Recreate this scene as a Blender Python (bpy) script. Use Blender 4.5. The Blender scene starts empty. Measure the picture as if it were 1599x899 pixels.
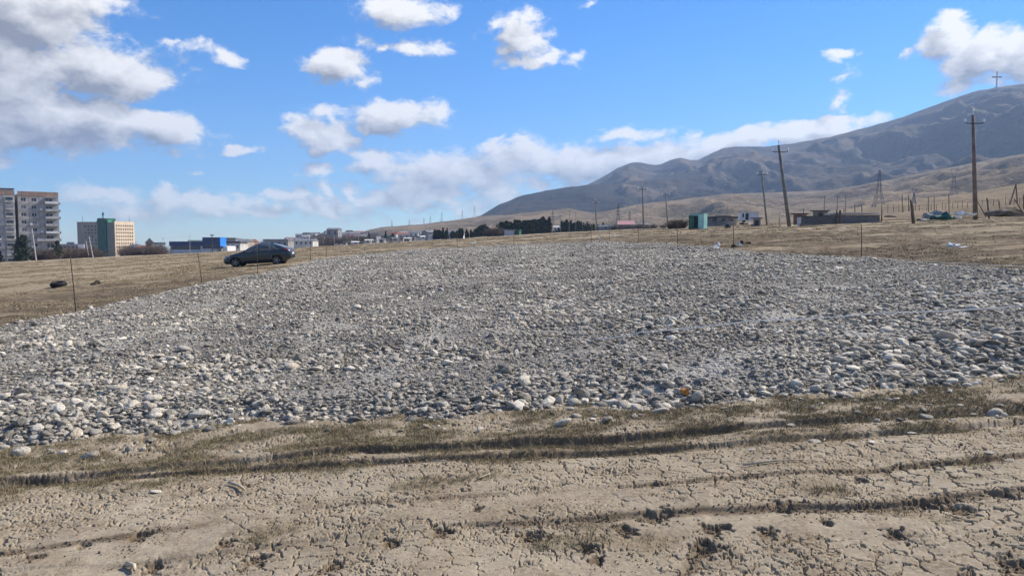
import bpy, bmesh, math, random
import numpy as np
from mathutils import Vector, Matrix, Euler

random.seed(7)
RNG = np.random.default_rng(11)
SC = bpy.context.scene
COL = SC.collection
R = math.radians

# ------------------------------------------------------------------ camera
FPX, CX, CY, EYE_ROW = 1185.0, 799.5, 449.5, 375.0
EYE = 1.6
PITCH = math.atan((CY - EYE_ROW) / FPX)
cam_d = bpy.data.cameras.new('camera')
cam_d.sensor_width = 36.0
cam_d.lens = 36.0 * FPX / 1599.0
cam_d.clip_start, cam_d.clip_end = 0.1, 30000.0
cam = bpy.data.objects.new('camera', cam_d)
COL.objects.link(cam)
cam.location = (0, 0, EYE)
cam.rotation_euler = (math.pi / 2 - PITCH, 0, 0)
SC.camera = cam

SUN_AZ, SUN_EL = R(61), R(39)            # clockwise from the view direction, above the horizon
SUN_DIR = Vector((math.sin(SUN_AZ) * math.cos(SUN_EL), math.cos(SUN_AZ) * math.cos(SUN_EL), math.sin(SUN_EL)))

SC.view_settings.view_transform = 'Standard'
SC.view_settings.look = 'None'
SC.view_settings.exposure = 0.5
SC.view_settings.gamma = 1.0
SC.cycles.use_denoising = True
SC.cycles.max_bounces = 5
SC.cycles.diffuse_bounces = 2
SC.cycles.glossy_bounces = 2
SC.cycles.transparent_max_bounces = 6
SC.cycles.volume_bounces = 0
SC.cycles.use_adaptive_sampling = True
SC.cycles.adaptive_threshold = 0.02


def ray(px, py):
    c, s = math.cos(PITCH), math.sin(PITCH)
    f, u = Vector((0, c, -s)), Vector((0, s, c))
    return Vector((1, 0, 0)) * (px - CX) + u * (CY - py) + f * FPX


def azel(px, py):
    d = ray(px, py).normalized()
    return math.atan2(d.x, d.y), math.asin(d.z)


# ------------------------------------------------------------------ node helper
class NT:
    def __init__(self, tree):
        self.t = tree
        self.n, self.l = tree.nodes, tree.links

    def new(self, typ, ins=None, **kw):
        nd = self.n.new(typ)
        for k, v in kw.items():
            setattr(nd, k, v)
        for k, v in (ins or {}).items():
            self.put(nd, k, v)
        return nd

    def put(self, nd, k, v):
        s = nd.inputs[k]
        if isinstance(v, bpy.types.NodeSocket):
            self.l.new(v, s)
        elif isinstance(v, bpy.types.Node):
            self.l.new(v.outputs[0], s)
        else:
            s.default_value = v

    def math(self, op, a, b=0.0, c=0.0, clamp=False):
        nd = self.new('ShaderNodeMath', {0: a, 1: b, 2: c}, operation=op)
        nd.use_clamp = clamp
        return nd.outputs[0]

    def vmath(self, op, a, b=(0, 0, 0), out=0):
        nd = self.new('ShaderNodeVectorMath', {0: a, 1: b}, operation=op)
        return nd.outputs[out]

    def mix(self, f, a, b, blend='MIX'):
        nd = self.new('ShaderNodeMix', data_type='RGBA', blend_type=blend)
        for i, v in ((0, f), (6, a), (7, b)):
            if isinstance(v, tuple) and len(v) == 3:
                v = v + (1,)
            self.put(nd, i, v)
        return nd.outputs[2]

    def ramp(self, f, a, b, lo=0.0, hi=1.0, smooth=True):
        nd = self.new('ShaderNodeMapRange', {0: f, 1: a, 2: b, 3: lo, 4: hi})
        nd.interpolation_type = 'SMOOTHSTEP' if smooth else 'LINEAR'
        return nd.outputs[0]

    def noise(self, vec, scale, detail=4.0, rough=0.55, dist=0.0, dims='3D', out=0):
        nd = self.new('ShaderNodeTexNoise', noise_dimensions=dims)
        if vec is not None:
            self.put(nd, 'Vector', vec)
        nd.inputs['Scale'].default_value = scale
        nd.inputs['Detail'].default_value = detail
        nd.inputs['Roughness'].default_value = rough
        nd.inputs['Distortion'].default_value = dist
        return nd.outputs[out]


# ------------------------------------------------------------------ sky with clouds
# clouds as (px, py, rx, ry, strength): only turned into directions of the real sky
CLOUDS = [
    (40, 18, 170, 50, 1.25), (-40, 100, 190, 80, 1.35), (165, 112, 130, 48, 1.2), (90, 190, 210, 42, 1.3), (245, 203, 95, 32, 1.1),
    (-140, 190, 200, 60, 1.3),
    (300, 72, 34, 11, .42), (345, 92, 44, 11, .42), (262, 68, 18, 5, .35),
    (625, 10, 84, 32, 1.0), (560, 70, 30, 12, .5), (600, 80, 18, 9, .45), (662, 82, 62, 17, .6),
    (528, 110, 52, 29, 1.0), (808, 52, 50, 36, .95), (830, 84, 50, 18, .75), (926, 8, 24, 13, .6), (885, 84, 20, 14, .5),
    (488, 198, 54, 30, .95), (520, 222, 42, 24, .95), (615, 180, 78, 29, 1.05), (590, 258, 52, 26, .95), (497, 270, 30, 14, .8),
    (368, 237, 28, 8, .6), (310, 267, 20, 6, .5),
    (190, 305, 55, 14, .65), (268, 298, 42, 17, .8), (345, 312, 26, 11, .6), (380, 333, 120, 14, .5), (440, 302, 36, 14, .75),
    (500, 302, 26, 12, .7), (545, 302, 22, 16, .7), (490, 335, 34, 11, .6), (600, 335, 60, 14, .5), (200, 330, 70, 10, .45),
    (645, 292, 60, 34, .75), (720, 270, 130, 40, .9), (700, 306, 60, 20, .8), (860, 252, 140, 42, .95), (820, 285, 70, 20, .7),
    (985, 208, 100, 13, .6), (1010, 248, 130, 34, .9), (1130, 226, 100, 28, .9), (1195, 216, 80, 24, .95), (1260, 205, 90, 24, .95), (1310, 192, 80, 20, .9),
    (800, 218, 40, 6, .4), (770, 305, 190, 46, .5), (560, 318, 210, 34, .52), (300, 318, 250, 26, .50), (930, 262, 190, 30, .75), (1080, 236, 130, 26, .8),
    (1312, 152, 22, 20, .75), (1318, 92, 34, 10, .7), (1310, 115, 50, 7, .4),
    (1475, 62, 42, 30, 1.0), (1545, 84, 98, 34, 1.1), (1640, 86, 130, 40, 1.1), (1530, 118, 70, 16, .5), (1425, 86, 14, 7, .4),
]


def build_world():
    w = bpy.data.worlds.new('World')
    SC.world = w
    w.use_nodes = True
    t = NT(w.node_tree)
    w.node_tree.nodes.clear()
    sky = t.new('ShaderNodeTexSky', sky_type='NISHITA')
    sky.sun_disc = False
    sky.sun_elevation = SUN_EL
    sky.sun_rotation = SUN_AZ
    sky.altitude = 400
    sky.air_density = 1.0
    sky.dust_density = 0.0
    sky.ozone_density = 2.0
    # the phone's cool white balance
    hs = t.new('ShaderNodeHueSaturation', {'Color': t.mix(1.0, sky.outputs[0], (0.77, 0.99, 1.31), 'MULTIPLY'), 'Saturation': 1.18, 'Value': 1.0})
    # group: cloud thickness for a direction given as (azimuth, elevation)
    g = bpy.data.node_groups.new('cloud_thickness', 'ShaderNodeTree')
    g.interface.new_socket('P', in_out='INPUT', socket_type='NodeSocketVector')
    g.interface.new_socket('D', in_out='OUTPUT', socket_type='NodeSocketFloat')
    q = NT(g)
    gi, go = g.nodes.new('NodeGroupInput'), g.nodes.new('NodeGroupOutput')
    p = gi.outputs[0]
    st = q.vmath('MULTIPLY', p, (1.0, 1.55, 1.0))
    wn = q.noise(st, 9.0, 6.0, 0.6, dims='2D', out=1)
    wv = q.vmath('MULTIPLY', q.vmath('SUBTRACT', wn, (0.5, 0.5, 0.5)), (0.085, 0.05, 0.0))
    pw = q.vmath('ADD', p, wv)
    acc = None
    for (px, py, rx, ry, k) in CLOUDS:
        a0, e0 = azel(px, py)
        a1, _ = azel(px + rx, py)
        ra, re = abs(a1 - a0) * 1.05, ry / FPX * 1.05
        d = q.vmath('SUBTRACT', pw, (a0, e0, 0))
        d = q.vmath('MULTIPLY', d, (1 / ra, 1 / re, 0))
        ln = q.vmath('LENGTH', d, out=1)
        v = q.math('MULTIPLY_ADD', ln, -k, k)
        acc = v if acc is None else q.math('SMOOTH_MAX', acc, v, 0.12)
    # the same kind of broken cumulus over the rest of the sky
    sx = q.new('ShaderNodeSeparateXYZ', {0: p})
    az = q.math('ABSOLUTE', sx.outputs[0])
    outm = q.math('MAXIMUM', q.ramp(az, 0.72, 0.95), q.ramp(sx.outputs[1], 0.36, 0.5))
    cn = q.noise(q.vmath('MULTIPLY', p, (1, 1.5, 1)), 4.2, 3.0, 0.5, dims='2D')
    gen = q.math('MULTIPLY_ADD', q.math('SUBTRACT', cn, 0.56), 5.0, 0.0)
    gen = q.math('ADD', q.math('MULTIPLY', gen, outm), q.math('MULTIPLY_ADD', outm, 2.0, -2.0))
    acc = q.math('MAXIMUM', acc, gen)
    fn = q.noise(st, 30.0, 9.0, 0.60, 0.25, dims='2D')
    fn2 = q.noise(st, 13.0, 3.0, 0.5, dims='2D')
    dd = q.math('ADD', acc, q.math('MULTIPLY_ADD', fn, 1.2, -0.60))
    dd = q.math('ADD', dd, q.math('MULTIPLY_ADD', fn2, 0.7, -0.35))
    q.l.new(dd, go.inputs[0])
    # direction -> azimuth, elevation
    tc = t.new('ShaderNodeTexCoord')
    s = t.new('ShaderNodeSeparateXYZ', {0: t.vmath('NORMALIZE', tc.outputs['Generated'])})
    azm = t.math('ARCTAN2', s.outputs[0], s.outputs[1])
    elv = t.math('ARCSINE', s.outputs[2])
    P = t.new('ShaderNodeCombineXYZ', {0: azm, 1: elv, 2: 0.0}).outputs[0]

    def dens(off):
        nd = t.new('ShaderNodeGroup', node_tree=g)
        t.l.new(P if off is None else t.vmath('ADD', P, off), nd.inputs[0])
        return nd.outputs[0]
    d0 = dens(None)
    d1 = dens((0.016, 0.020, 0.0))
    alpha = t.ramp(d0, -0.02, 0.48)
    grad = t.math('SUBTRACT', d0, d1)
    lit = t.math('MULTIPLY_ADD', grad, 0.95, 0.56)
    lit = t.math('SUBTRACT', lit, t.ramp(d0, 0.35, 1.25, 0.0, 0.50))
    lit = t.ramp(lit, 0.0, 1.0, smooth=False)
    ccol = t.mix(lit, (0.215, 0.218, 0.235), (0.80, 0.785, 0.76))
    # thin cloud near the horizon lets the blue through
    alpha = t.math('MULTIPLY', alpha, t.ramp(elv, 0.0, 0.12, 0.72, 0.97))
    b1 = t.new('ShaderNodeBackground', {0: hs.outputs[0], 1: 0.090})
    b2 = t.new('ShaderNodeBackground', {0: ccol, 1: 1.0})
    mx = t.new('ShaderNodeMixShader', {0: alpha, 1: b1.outputs[0], 2: b2.outputs[0]})
    out = t.new('ShaderNodeOutputWorld')
    t.l.new(mx.outputs[0], out.inputs[0])
    w.cycles.sampling_method = 'MANUAL'
    w.cycles.sample_map_resolution = 512


build_world()
sun_d = bpy.data.lights.new('sun', 'SUN')
sun_d.energy = 5.0
sun_d.angle = R(0.53)
sun_d.color = (1.0, 0.93, 0.82)
sun = bpy.data.objects.new('sun', sun_d)
COL.objects.link(sun)
sun.rotation_euler = SUN_DIR.to_track_quat('Z', 'Y').to_euler()
sun.location = (40, 20, 60)


# ------------------------------------------------------------------ numeric noise
def _hash(ix, iy, seed):
    h = (ix.astype(np.int64) * 374761393 + iy.astype(np.int64) * 668265263 + seed * 974634777) & 0xFFFFFFFF
    h = ((h ^ (h >> 13)) * 1274126177) & 0xFFFFFFFF
    h = ((h ^ (h >> 16)) * 2246822519) & 0xFFFFFFFF
    return ((h ^ (h >> 15)) & 0xFFFFFF) / float(0xFFFFFF)


def perlin(x, y, seed=0):
    x, y = np.asarray(x, float), np.asarray(y, float)
    ix, iy = np.floor(x), np.floor(y)
    fx, fy = x - ix, y - iy
    ux, uy = fx * fx * fx * (fx * (fx * 6 - 15) + 10), fy * fy * fy * (fy * (fy * 6 - 15) + 10)

    def g(dx, dy):
        a = _hash(ix + dx, iy + dy, seed) * 2 * np.pi
        return np.cos(a) * (fx - dx) + np.sin(a) * (fy - dy)
    a = g(0, 0) * (1 - ux) + g(1, 0) * ux
    b = g(0, 1) * (1 - ux) + g(1, 1) * ux
    return (a * (1 - uy) + b * uy) * 1.5


def fbm(x, y, oct=4, seed=0, gain=0.5):
    s, a = 0.0, 1.0
    for i in range(oct):
        s = s + a * perlin(x * 2 ** i, y * 2 ** i, seed + i * 17)
        a *= gain
    return s


def ridged(x, y, oct=5, seed=0, gain=0.5):
    s, a, w = 0.0, 1.0, 1.0
    for i in range(oct):
        n = 1.0 - np.abs(perlin(x * 2 ** i, y * 2 ** i, seed + i * 13))
        n = n * n * w
        s = s + a * n
        w = np.clip(n * 1.6, 0, 1)
        a *= gain
    return s


def smooth(x, a, b):
    t = np.clip((x - a) / (b - a), 0, 1)
    return t * t * (3 - 2 * t)


def worley(x, y, seed=0):
    ix, iy = np.floor(x), np.floor(y)
    f1 = np.full(x.shape, 9.0)
    f2 = np.full(x.shape, 9.0)
    for dx in (-1, 0, 1):
        for dy in (-1, 0, 1):
            cx, cy = ix + dx, iy + dy
            px = cx + 0.1 + 0.8 * _hash(cx, cy, seed)
            py = cy + 0.1 + 0.8 * _hash(cx, cy, seed + 5)
            d = np.hypot(px - x, py - y)
            n1 = np.minimum(f1, d)
            f2 = np.minimum(np.maximum(f1, d), f2)
            f1 = n1
    return f1, f2


# ------------------------------------------------------------------ lie of the land (metres)
def H0(x, y):
    """broad slope of the field: rises to the right and gently away"""
    x, y = np.asarray(x, float), np.asarray(y, float)
    xa = np.where(x < 0, x / (1 + np.abs(x) / 1200.0), x / (1 + np.abs(x) / 260.0))
    yb = 4.6 * (1 - np.exp(-np.maximum(y, -60) / 230.0))
    left = 1 - smooth(x / np.maximum(y, 1.0), -0.30, -0.12)      # the land falls away behind the town
    fall = left * 25.0 * (1 - np.exp(-np.maximum(np.hypot(x, y) - 235.0, 0) / 1600.0))
    return 0.057 * xa + yb - fall


def H1(x, y):
    """with the field's humps"""
    r = np.hypot(x, y)
    z = H0(x, y)
    z = z + smooth(r, 9, 40) * (0.10 * fbm(np.asarray(x) / 11.0, np.asarray(y) / 11.0, 3, 3) + 0.03 * fbm(np.asarray(x) / 1.7, np.asarray(y) / 1.7, 3, 9))
    z = z + smooth(r, 120, 500) * 0.8 * fbm(np.asarray(x) / 120.0, np.asarray(y) / 120.0, 3, 21)
    return z


def at(px, py, Y):
    d = ray(px, py)
    return Vector((0, 0, EYE)) + d * (Y / d.y)


def on_ground(px, py, ymax=400.0, hf=None):
    d = ray(px, py)
    d = d / d.y
    ys = np.geomspace(1.5, ymax, 2500)
    x, z = d.x * ys, EYE + d.z * ys
    diff = z - (hf or H0)(x, ys)
    k = np.argmax(diff < 0)
    if diff[k] >= 0:
        k = len(ys) - 1
    y = ys[k]
    return Vector((d.x * y, y, float((hf or H0)(d.x * y, y))))


def gz(x, y):
    return float(H1(x, y))


def spot(px, Y):
    """ground point below the pixel column px at depth Y"""
    x = (px - CX) / (FPX * math.cos(PITCH)) * Y   # columns are vertical planes near the horizon
    return Vector((x, Y, gz(x, Y)))


# ------------------------------------------------------------------ object helpers
def link(o, parent=None):
    COL.objects.link(o)
    if parent is not None:
        o.parent = parent
    return o


def tag(o, label=None, cat=None, group=None, kind=None):
    if label: o['label'] = label
    if cat: o['category'] = cat
    if group: o['group'] = group
    if kind: o['kind'] = kind
    return o


def empty(name, loc=(0, 0, 0), rz=0.0, label=None, cat=None, group=None):
    o = bpy.data.objects.new(name, None)
    o.empty_display_size = 0.3
    o.location = loc
    o.rotation_euler = (0, 0, rz)
    link(o)
    return tag(o, label, cat, group)


def np_mesh(name, verts, polys, smooth_shade=True):
    """verts (n,3); polys: list of integer arrays (m,k)"""
    me = bpy.data.meshes.new(name)
    verts = np.asarray(verts, np.float32)
    me.vertices.add(len(verts))
    me.vertices.foreach_set('co', verts.ravel())
    loops = np.concatenate([p.ravel() for p in polys]).astype(np.int32)
    tot = np.concatenate([np.full(len(p), p.shape[1]) for p in polys]).astype(np.int32)
    st = np.concatenate(([0], np.cumsum(tot)[:-1])).astype(np.int32)
    me.loops.add(len(loops))
    me.loops.foreach_set('vertex_index', loops)
    me.polygons.add(len(tot))
    me.polygons.foreach_set('loop_start', st)
    me.polygons.foreach_set('loop_total', tot)
    me.polygons.foreach_set('use_smooth', np.full(len(tot), smooth_shade))
    me.update(calc_edges=True)
    me.validate()
    return me


def fattr(me, name, arr):
    a = me.attributes.new(name, 'FLOAT', 'POINT')
    a.data.foreach_set('value', np.asarray(arr, np.float32))


class MB:
    """collects shapes into one mesh"""
    def __init__(self):
        self.v, self.f = [], []

    def add(self, vs, fs):
        b = len(self.v)
        self.v += [tuple(v) for v in vs]
        self.f += [tuple(b + i for i in f) for f in fs]
        return self

    def box(self, x0, x1, y0, y1, z0, z1):
        return self.add([(x0, y0, z0), (x1, y0, z0), (x1, y1, z0), (x0, y1, z0), (x0, y0, z1), (x1, y0, z1), (x1, y1, z1), (x0, y1, z1)],
                        [(0, 3, 2, 1), (4, 5, 6, 7), (0, 1, 5, 4), (1, 2, 6, 5), (2, 3, 7, 6), (3, 0, 4, 7)])

    def prism(self, pts, a, b, axis='x'):
        """pts: polygon in the two other axes, extruded along axis from a to b"""
        n = len(pts)
        def mk(p, t):
            return {'x': (t, p[0], p[1]), 'y': (p[0], t, p[1]), 'z': (p[0], p[1], t)}[axis]
        vs = [mk(p, a) for p in pts] + [mk(p, b) for p in pts]
        fs = [tuple(range(n)), tuple(range(2 * n - 1, n - 1, -1))] + [(i, n + i, n + (i + 1) % n, (i + 1) % n) for i in range(n)]
        return self.add(vs, fs)

    def tube(self, pts, rad, n=6, cap=True):
        pts = [Vector(p) for p in pts]
        rads = rad if isinstance(rad, (list, tuple)) else [rad] * len(pts)
        rings = []
        for i, p in enumerate(pts):
            d = (pts[min(i + 1, len(pts) - 1)] - pts[max(i - 1, 0)])
            d = d.normalized() if d.length > 1e-9 else Vector((0, 0, 1))
            a = d.orthogonal().normalized() if i == 0 else (pa - d * pa.dot(d)).normalized()
            pa = a
            b = d.cross(a)
            rings.append([p + (a * math.cos(2 * math.pi * k / n) + b * math.sin(2 * math.pi * k / n)) * rads[i] for k in range(n)])
        vs = [q for r_ in rings for q in r_]
        fs = [(i * n + k, i * n + (k + 1) % n, (i + 1) * n + (k + 1) % n, (i + 1) * n + k) for i in range(len(pts) - 1) for k in range(n)]
        if cap:
            fs += [tuple(range(n - 1, -1, -1)), tuple((len(pts) - 1) * n + k for k in range(n))]
        return self.add(vs, fs)

    def lathe(self, prof, n=16, c=(0, 0, 0)):
        """prof: (radius, z) pairs about a vertical axis"""
        vs = [(c[0] + r_ * math.cos(2 * math.pi * k / n), c[1] + r_ * math.sin(2 * math.pi * k / n), c[2] + z) for r_, z in prof for k in range(n)]
        fs = [(i * n + k, i * n + (k + 1) % n, (i + 1) * n + (k + 1) % n, (i + 1) * n + k) for i in range(len(prof) - 1) for k in range(n)]
        return self.add(vs, fs)

    def mesh(self, name, mat=None, smooth_shade=False):
        me = bpy.data.meshes.new(name)
        me.from_pydata(self.v, [], self.f)
        bm = bmesh.new()
        bm.from_mesh(me)
        bmesh.ops.recalc_face_normals(bm, faces=bm.faces)
        bm.to_mesh(me)
        bm.free()
        if smooth_shade:
            me.polygons.foreach_set('use_smooth', np.full(len(me.polygons), True))
        if mat is not None:
            me.materials.append(mat)
        return me

    def build(self, name, mat, parent=None, smooth_shade=False, bevel=0.0):
        o = bpy.data.objects.new(name, self.mesh(name, mat, smooth_shade))
        if bevel:
            m = o.modifiers.new('bevel', 'BEVEL')
            m.width, m.segments, m.limit_method = bevel, 2, 'ANGLE'
        return link(o, parent)


def obj(name, me, parent=None, loc=(0, 0, 0), rot=(0, 0, 0), scl=(1, 1, 1)):
    o = bpy.data.objects.new(name, me)
    o.location, o.rotation_euler, o.scale = loc, rot, scl
    return link(o, parent)


def copy_tree(o, parent=None, deep=True):
    c = o.copy()
    COL.objects.link(c)
    c.parent = parent
    if deep:
        for ch in o.children:
            copy_tree(ch, c)
    return c


# ------------------------------------------------------------------ materials
def material(name, col, rough=0.85, var=0.18, scale=3.0, col2=None, bump=0.0, bscale=20.0, metal=0.0, spec=0.3, coat=0.0, streak=None):
    m = bpy.data.materials.new(name)
    m.use_nodes = True
    t = NT(m.node_tree)
    b = m.node_tree.nodes['Principled BSDF']
    b.inputs['Roughness'].default_value = rough
    b.inputs['Metallic'].default_value = metal
    b.inputs['Specular IOR Level'].default_value = spec
    b.inputs['Coat Weight'].default_value = coat
    b.inputs['Coat Roughness'].default_value = 0.05
    tc = t.new('ShaderNodeTexCoord').outputs['Object']
    if streak:
        tc = t.vmath('MULTIPLY', tc, streak)
    n = t.noise(tc, scale, 6.0, 0.6)
    c2 = col2 or tuple(max(0.0, c * (1 - var * 2)) for c in col)
    c1 = tuple(min(1.0, c * (1 + var * 0.6)) for c in col)
    t.put(b, 'Base Color', t.mix(t.ramp(n, 0.3, 0.7), c2, c1))
    if bump:
        bn = t.noise(tc, bscale, 5.0, 0.6)
        t.put(b, 'Normal', t.new('ShaderNodeBump', {'Strength': 0.8, 'Distance': bump, 'Height': bn}).outputs[0])
    return m


def attr(t, name, typ='GEOMETRY', out='Fac'):
    nd = t.new('ShaderNodeAttribute', attribute_type=typ, attribute_name=name)
    return nd.outputs[out]
# ------------------------------------------------------------------ gravel plot outline (ground coordinates)
GRAVEL_PX = [(-260, 742), (-100, 716), (0, 704), (120, 691), (300, 674), (430, 664), (560, 660), (700, 648), (850, 641), (1000, 636), (1200, 623),
             (1350, 612), (1450, 601), (1599, 584), (1800, 560), (1980, 525), (1950, 452), (1750, 437), (1599, 426), (1345, 406), (1150, 392), (1050, 385), (950, 379.5),
             (850, 383), (760, 388), (650, 394), (560, 399.5), (480, 411), (400, 430), (300, 448), (200, 470), (120, 490), (0, 511), (-150, 545), (-330, 600)]
GP = np.array([tuple(on_ground(*p).xy) for p in GRAVEL_PX])


def poly_sd(x, y, P):
    """signed distance to a polygon, positive inside"""
    x, y = np.asarray(x, float), np.asarray(y, float)
    d = np.full(x.shape, 1e9)
    ins = np.zeros(x.shape, bool)
    n = len(P)
    for i in range(n):
        ax, ay = P[i]
        bx, by = P[(i + 1) % n]
        ex, ey = bx - ax, by - ay
        t = np.clip(((x - ax) * ex + (y - ay) * ey) / (ex * ex + ey * ey), 0, 1)
        d = np.minimum(d, np.hypot(x - ax - t * ex, y - ay - t * ey))
        c = ((ay > y) != (by > y)) & (x < (bx - ax) * (y - ay) / ((by - ay) if by != ay else 1e-9) + ax)
        ins ^= c
    return np.where(ins, d, -d)


def gravel_d(x, y):
    return poly_sd(x, y, GP) + 0.22 * fbm(np.asarray(x) * 1.1, np.asarray(y) * 1.1, 3, 31)


def bed_h(x, y, d):
    """thickness of the tipped gravel"""
    lumps = 0.045 * fbm(np.asarray(x) / 0.9, np.asarray(y) / 0.9, 3, 41) + 0.10 * fbm(np.asarray(x) / 4.5, np.asarray(y) / 4.5, 2, 43)
    e = smooth(d, -0.15, 0.9)
    right = smooth(np.asarray(x), 2.0, 6.0) * (1 - smooth(np.asarray(y), 10, 16))
    return -0.04 + e * (0.16 + 0.10 * right + lumps * smooth(d, 0, 1.5)) + 0.02 * smooth(d, -.2, .2)


TRACKS = [np.array([tuple(on_ground(*q_).xy) for q_ in pts]) for pts in (
    [(520, 590), (575, 550), (630, 520), (700, 482), (760, 450), (830, 422), (900, 402)],
    [(1080, 572), (1180, 552), (1280, 530), (1400, 506), (1500, 488), (1599, 478), (1750, 462)],
    [(120, 560), (260, 510), (420, 470), (560, 430)])]


def track_w(x, y):
    """how far the stones are pressed in by wheels: 1 on a track"""
    w = np.zeros(np.shape(x))
    for L in TRACKS:
        d, sd, sl = line_dist(x, y, L)
        for o in (-0.75, 0.75):
            w = np.maximum(w, np.clip(0.75 + 0.9 * fbm(sl * .35, sl * 0 + o * 3, 3, 143), 0, 1) * np.exp(-((sd + o + 0.15 * fbm(sl * .5, sl * 0 + o, 2, 141)) / 0.26) ** 2) * (d < 1.5))
    return w


# ------------------------------------------------------------------ ruts: pixel polylines turned into ground lines
def gline(pts, hf=None):
    return np.array([tuple(on_ground(*p).xy) for p in pts])


RUTS = [  # line, half width (m), depth (m), tread
    (gline([(-300, 790), (0, 752), (180, 734), (360, 716), (560, 700), (720, 694), (900, 683), (1066, 672), (1300, 655)]), 0.075, 0.06, 0),
    (gline([(1000, 700), (1120, 694), (1250, 684), (1440, 669), (1599, 655), (1800, 635)]), 0.06, 0.045, 0),
    (gline([(150, 840), (300, 820), (420, 805), (533, 792), (760, 772), (1000, 756), (1300, 735), (1599, 712)]), 0.05, 0.015, 1),
    (gline([(-200, 905), (0, 893), (160, 884), (300, 866), (533, 840), (800, 815), (1000, 801), (1150, 796), (1400, 782), (1599, 765)]), 0.065, 0.022, 1),
    (gline([(1060, 899), (1085, 850), (1100, 815), (1120, 780)]), 0.05, 0.016, 1),
]
FAR_RUTS = [
    (gline([(-200, 482), (0, 468), (90, 459), (230, 447), (340, 436)]), 0.30, 0.13),
    (gline([(-200, 470), (0, 457), (110, 450), (260, 441)]), 0.28, 0.10),
    (gline([(-100, 446), (60, 440), (180, 434), (330, 425)]), 0.3, 0.06),
    (gline([(960, 376), (1060, 377), (1150, 373), (1260, 367), (1350, 364)]), 0.5, 0.16),
    (gline([(1010, 382), (1100, 381), (1170, 379), (1240, 372)]), 0.5, 0.14),
    (gline([(1245, 363), (1330, 360), (1400, 356), (1500, 350), (1599, 342), (1700, 334)]), 0.45, 0.20),
    (gline([(1250, 392), (1400, 384), (1599, 372)]), 0.25, 0.05),
    (gline([(1300, 398), (1450, 402), (1599, 392)]), 0.25, 0.07),
]


def line_dist(x, y, L):
    d = np.full(np.shape(x), 1e9)
    sd = np.zeros(np.shape(x))
    sl = np.zeros(np.shape(x))
    acc = 0.0
    for i in range(len(L) - 1):
        a, b = L[i], L[i + 1]
        e = b - a
        ll = math.hypot(*e)
        t = np.clip(((x - a[0]) * e[0] + (y - a[1]) * e[1]) / (ll * ll), 0, 1)
        ddx, ddy = x - a[0] - t * e[0], y - a[1] - t * e[1]
        dd = np.hypot(ddx, ddy)
        m = dd < d
        d = np.where(m, dd, d)
        sd = np.where(m, (e[0] * ddy - e[1] * ddx) / ll, sd)
        sl = np.where(m, acc + t * ll, sl)
        acc += ll
    return d, sd, sl


# hoof prints and torn-up clods in the mud: (px, py, size)
PRINTS = [(610, 850, .11), (520, 885, .12), (690, 832, .13), (830, 838, .14), (915, 855, .10), (975, 825, .13), (1020, 806, .14), (1110, 824, .12), (1130, 820, .09),
          (1040, 800, .10), (1495, 790, .16), (1450, 783, .10), (1220, 790, .12), (1400, 832, .10), (1570, 770, .10), (400, 872, .12), (350, 850, .09), (240, 880, .10),
          (1290, 812, .08), (1200, 830, .11), (930, 872, .09), (745, 795, .07), (1100, 850, .15), (1585, 880, .16), (55, 870, .10), (130, 850, .08), (215, 838, .12), (1340, 745, .07), (1020, 755, .06)]
PRINTS = [(on_ground(a, b).xy, s * 0.72) for a, b, s in PRINTS]


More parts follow.
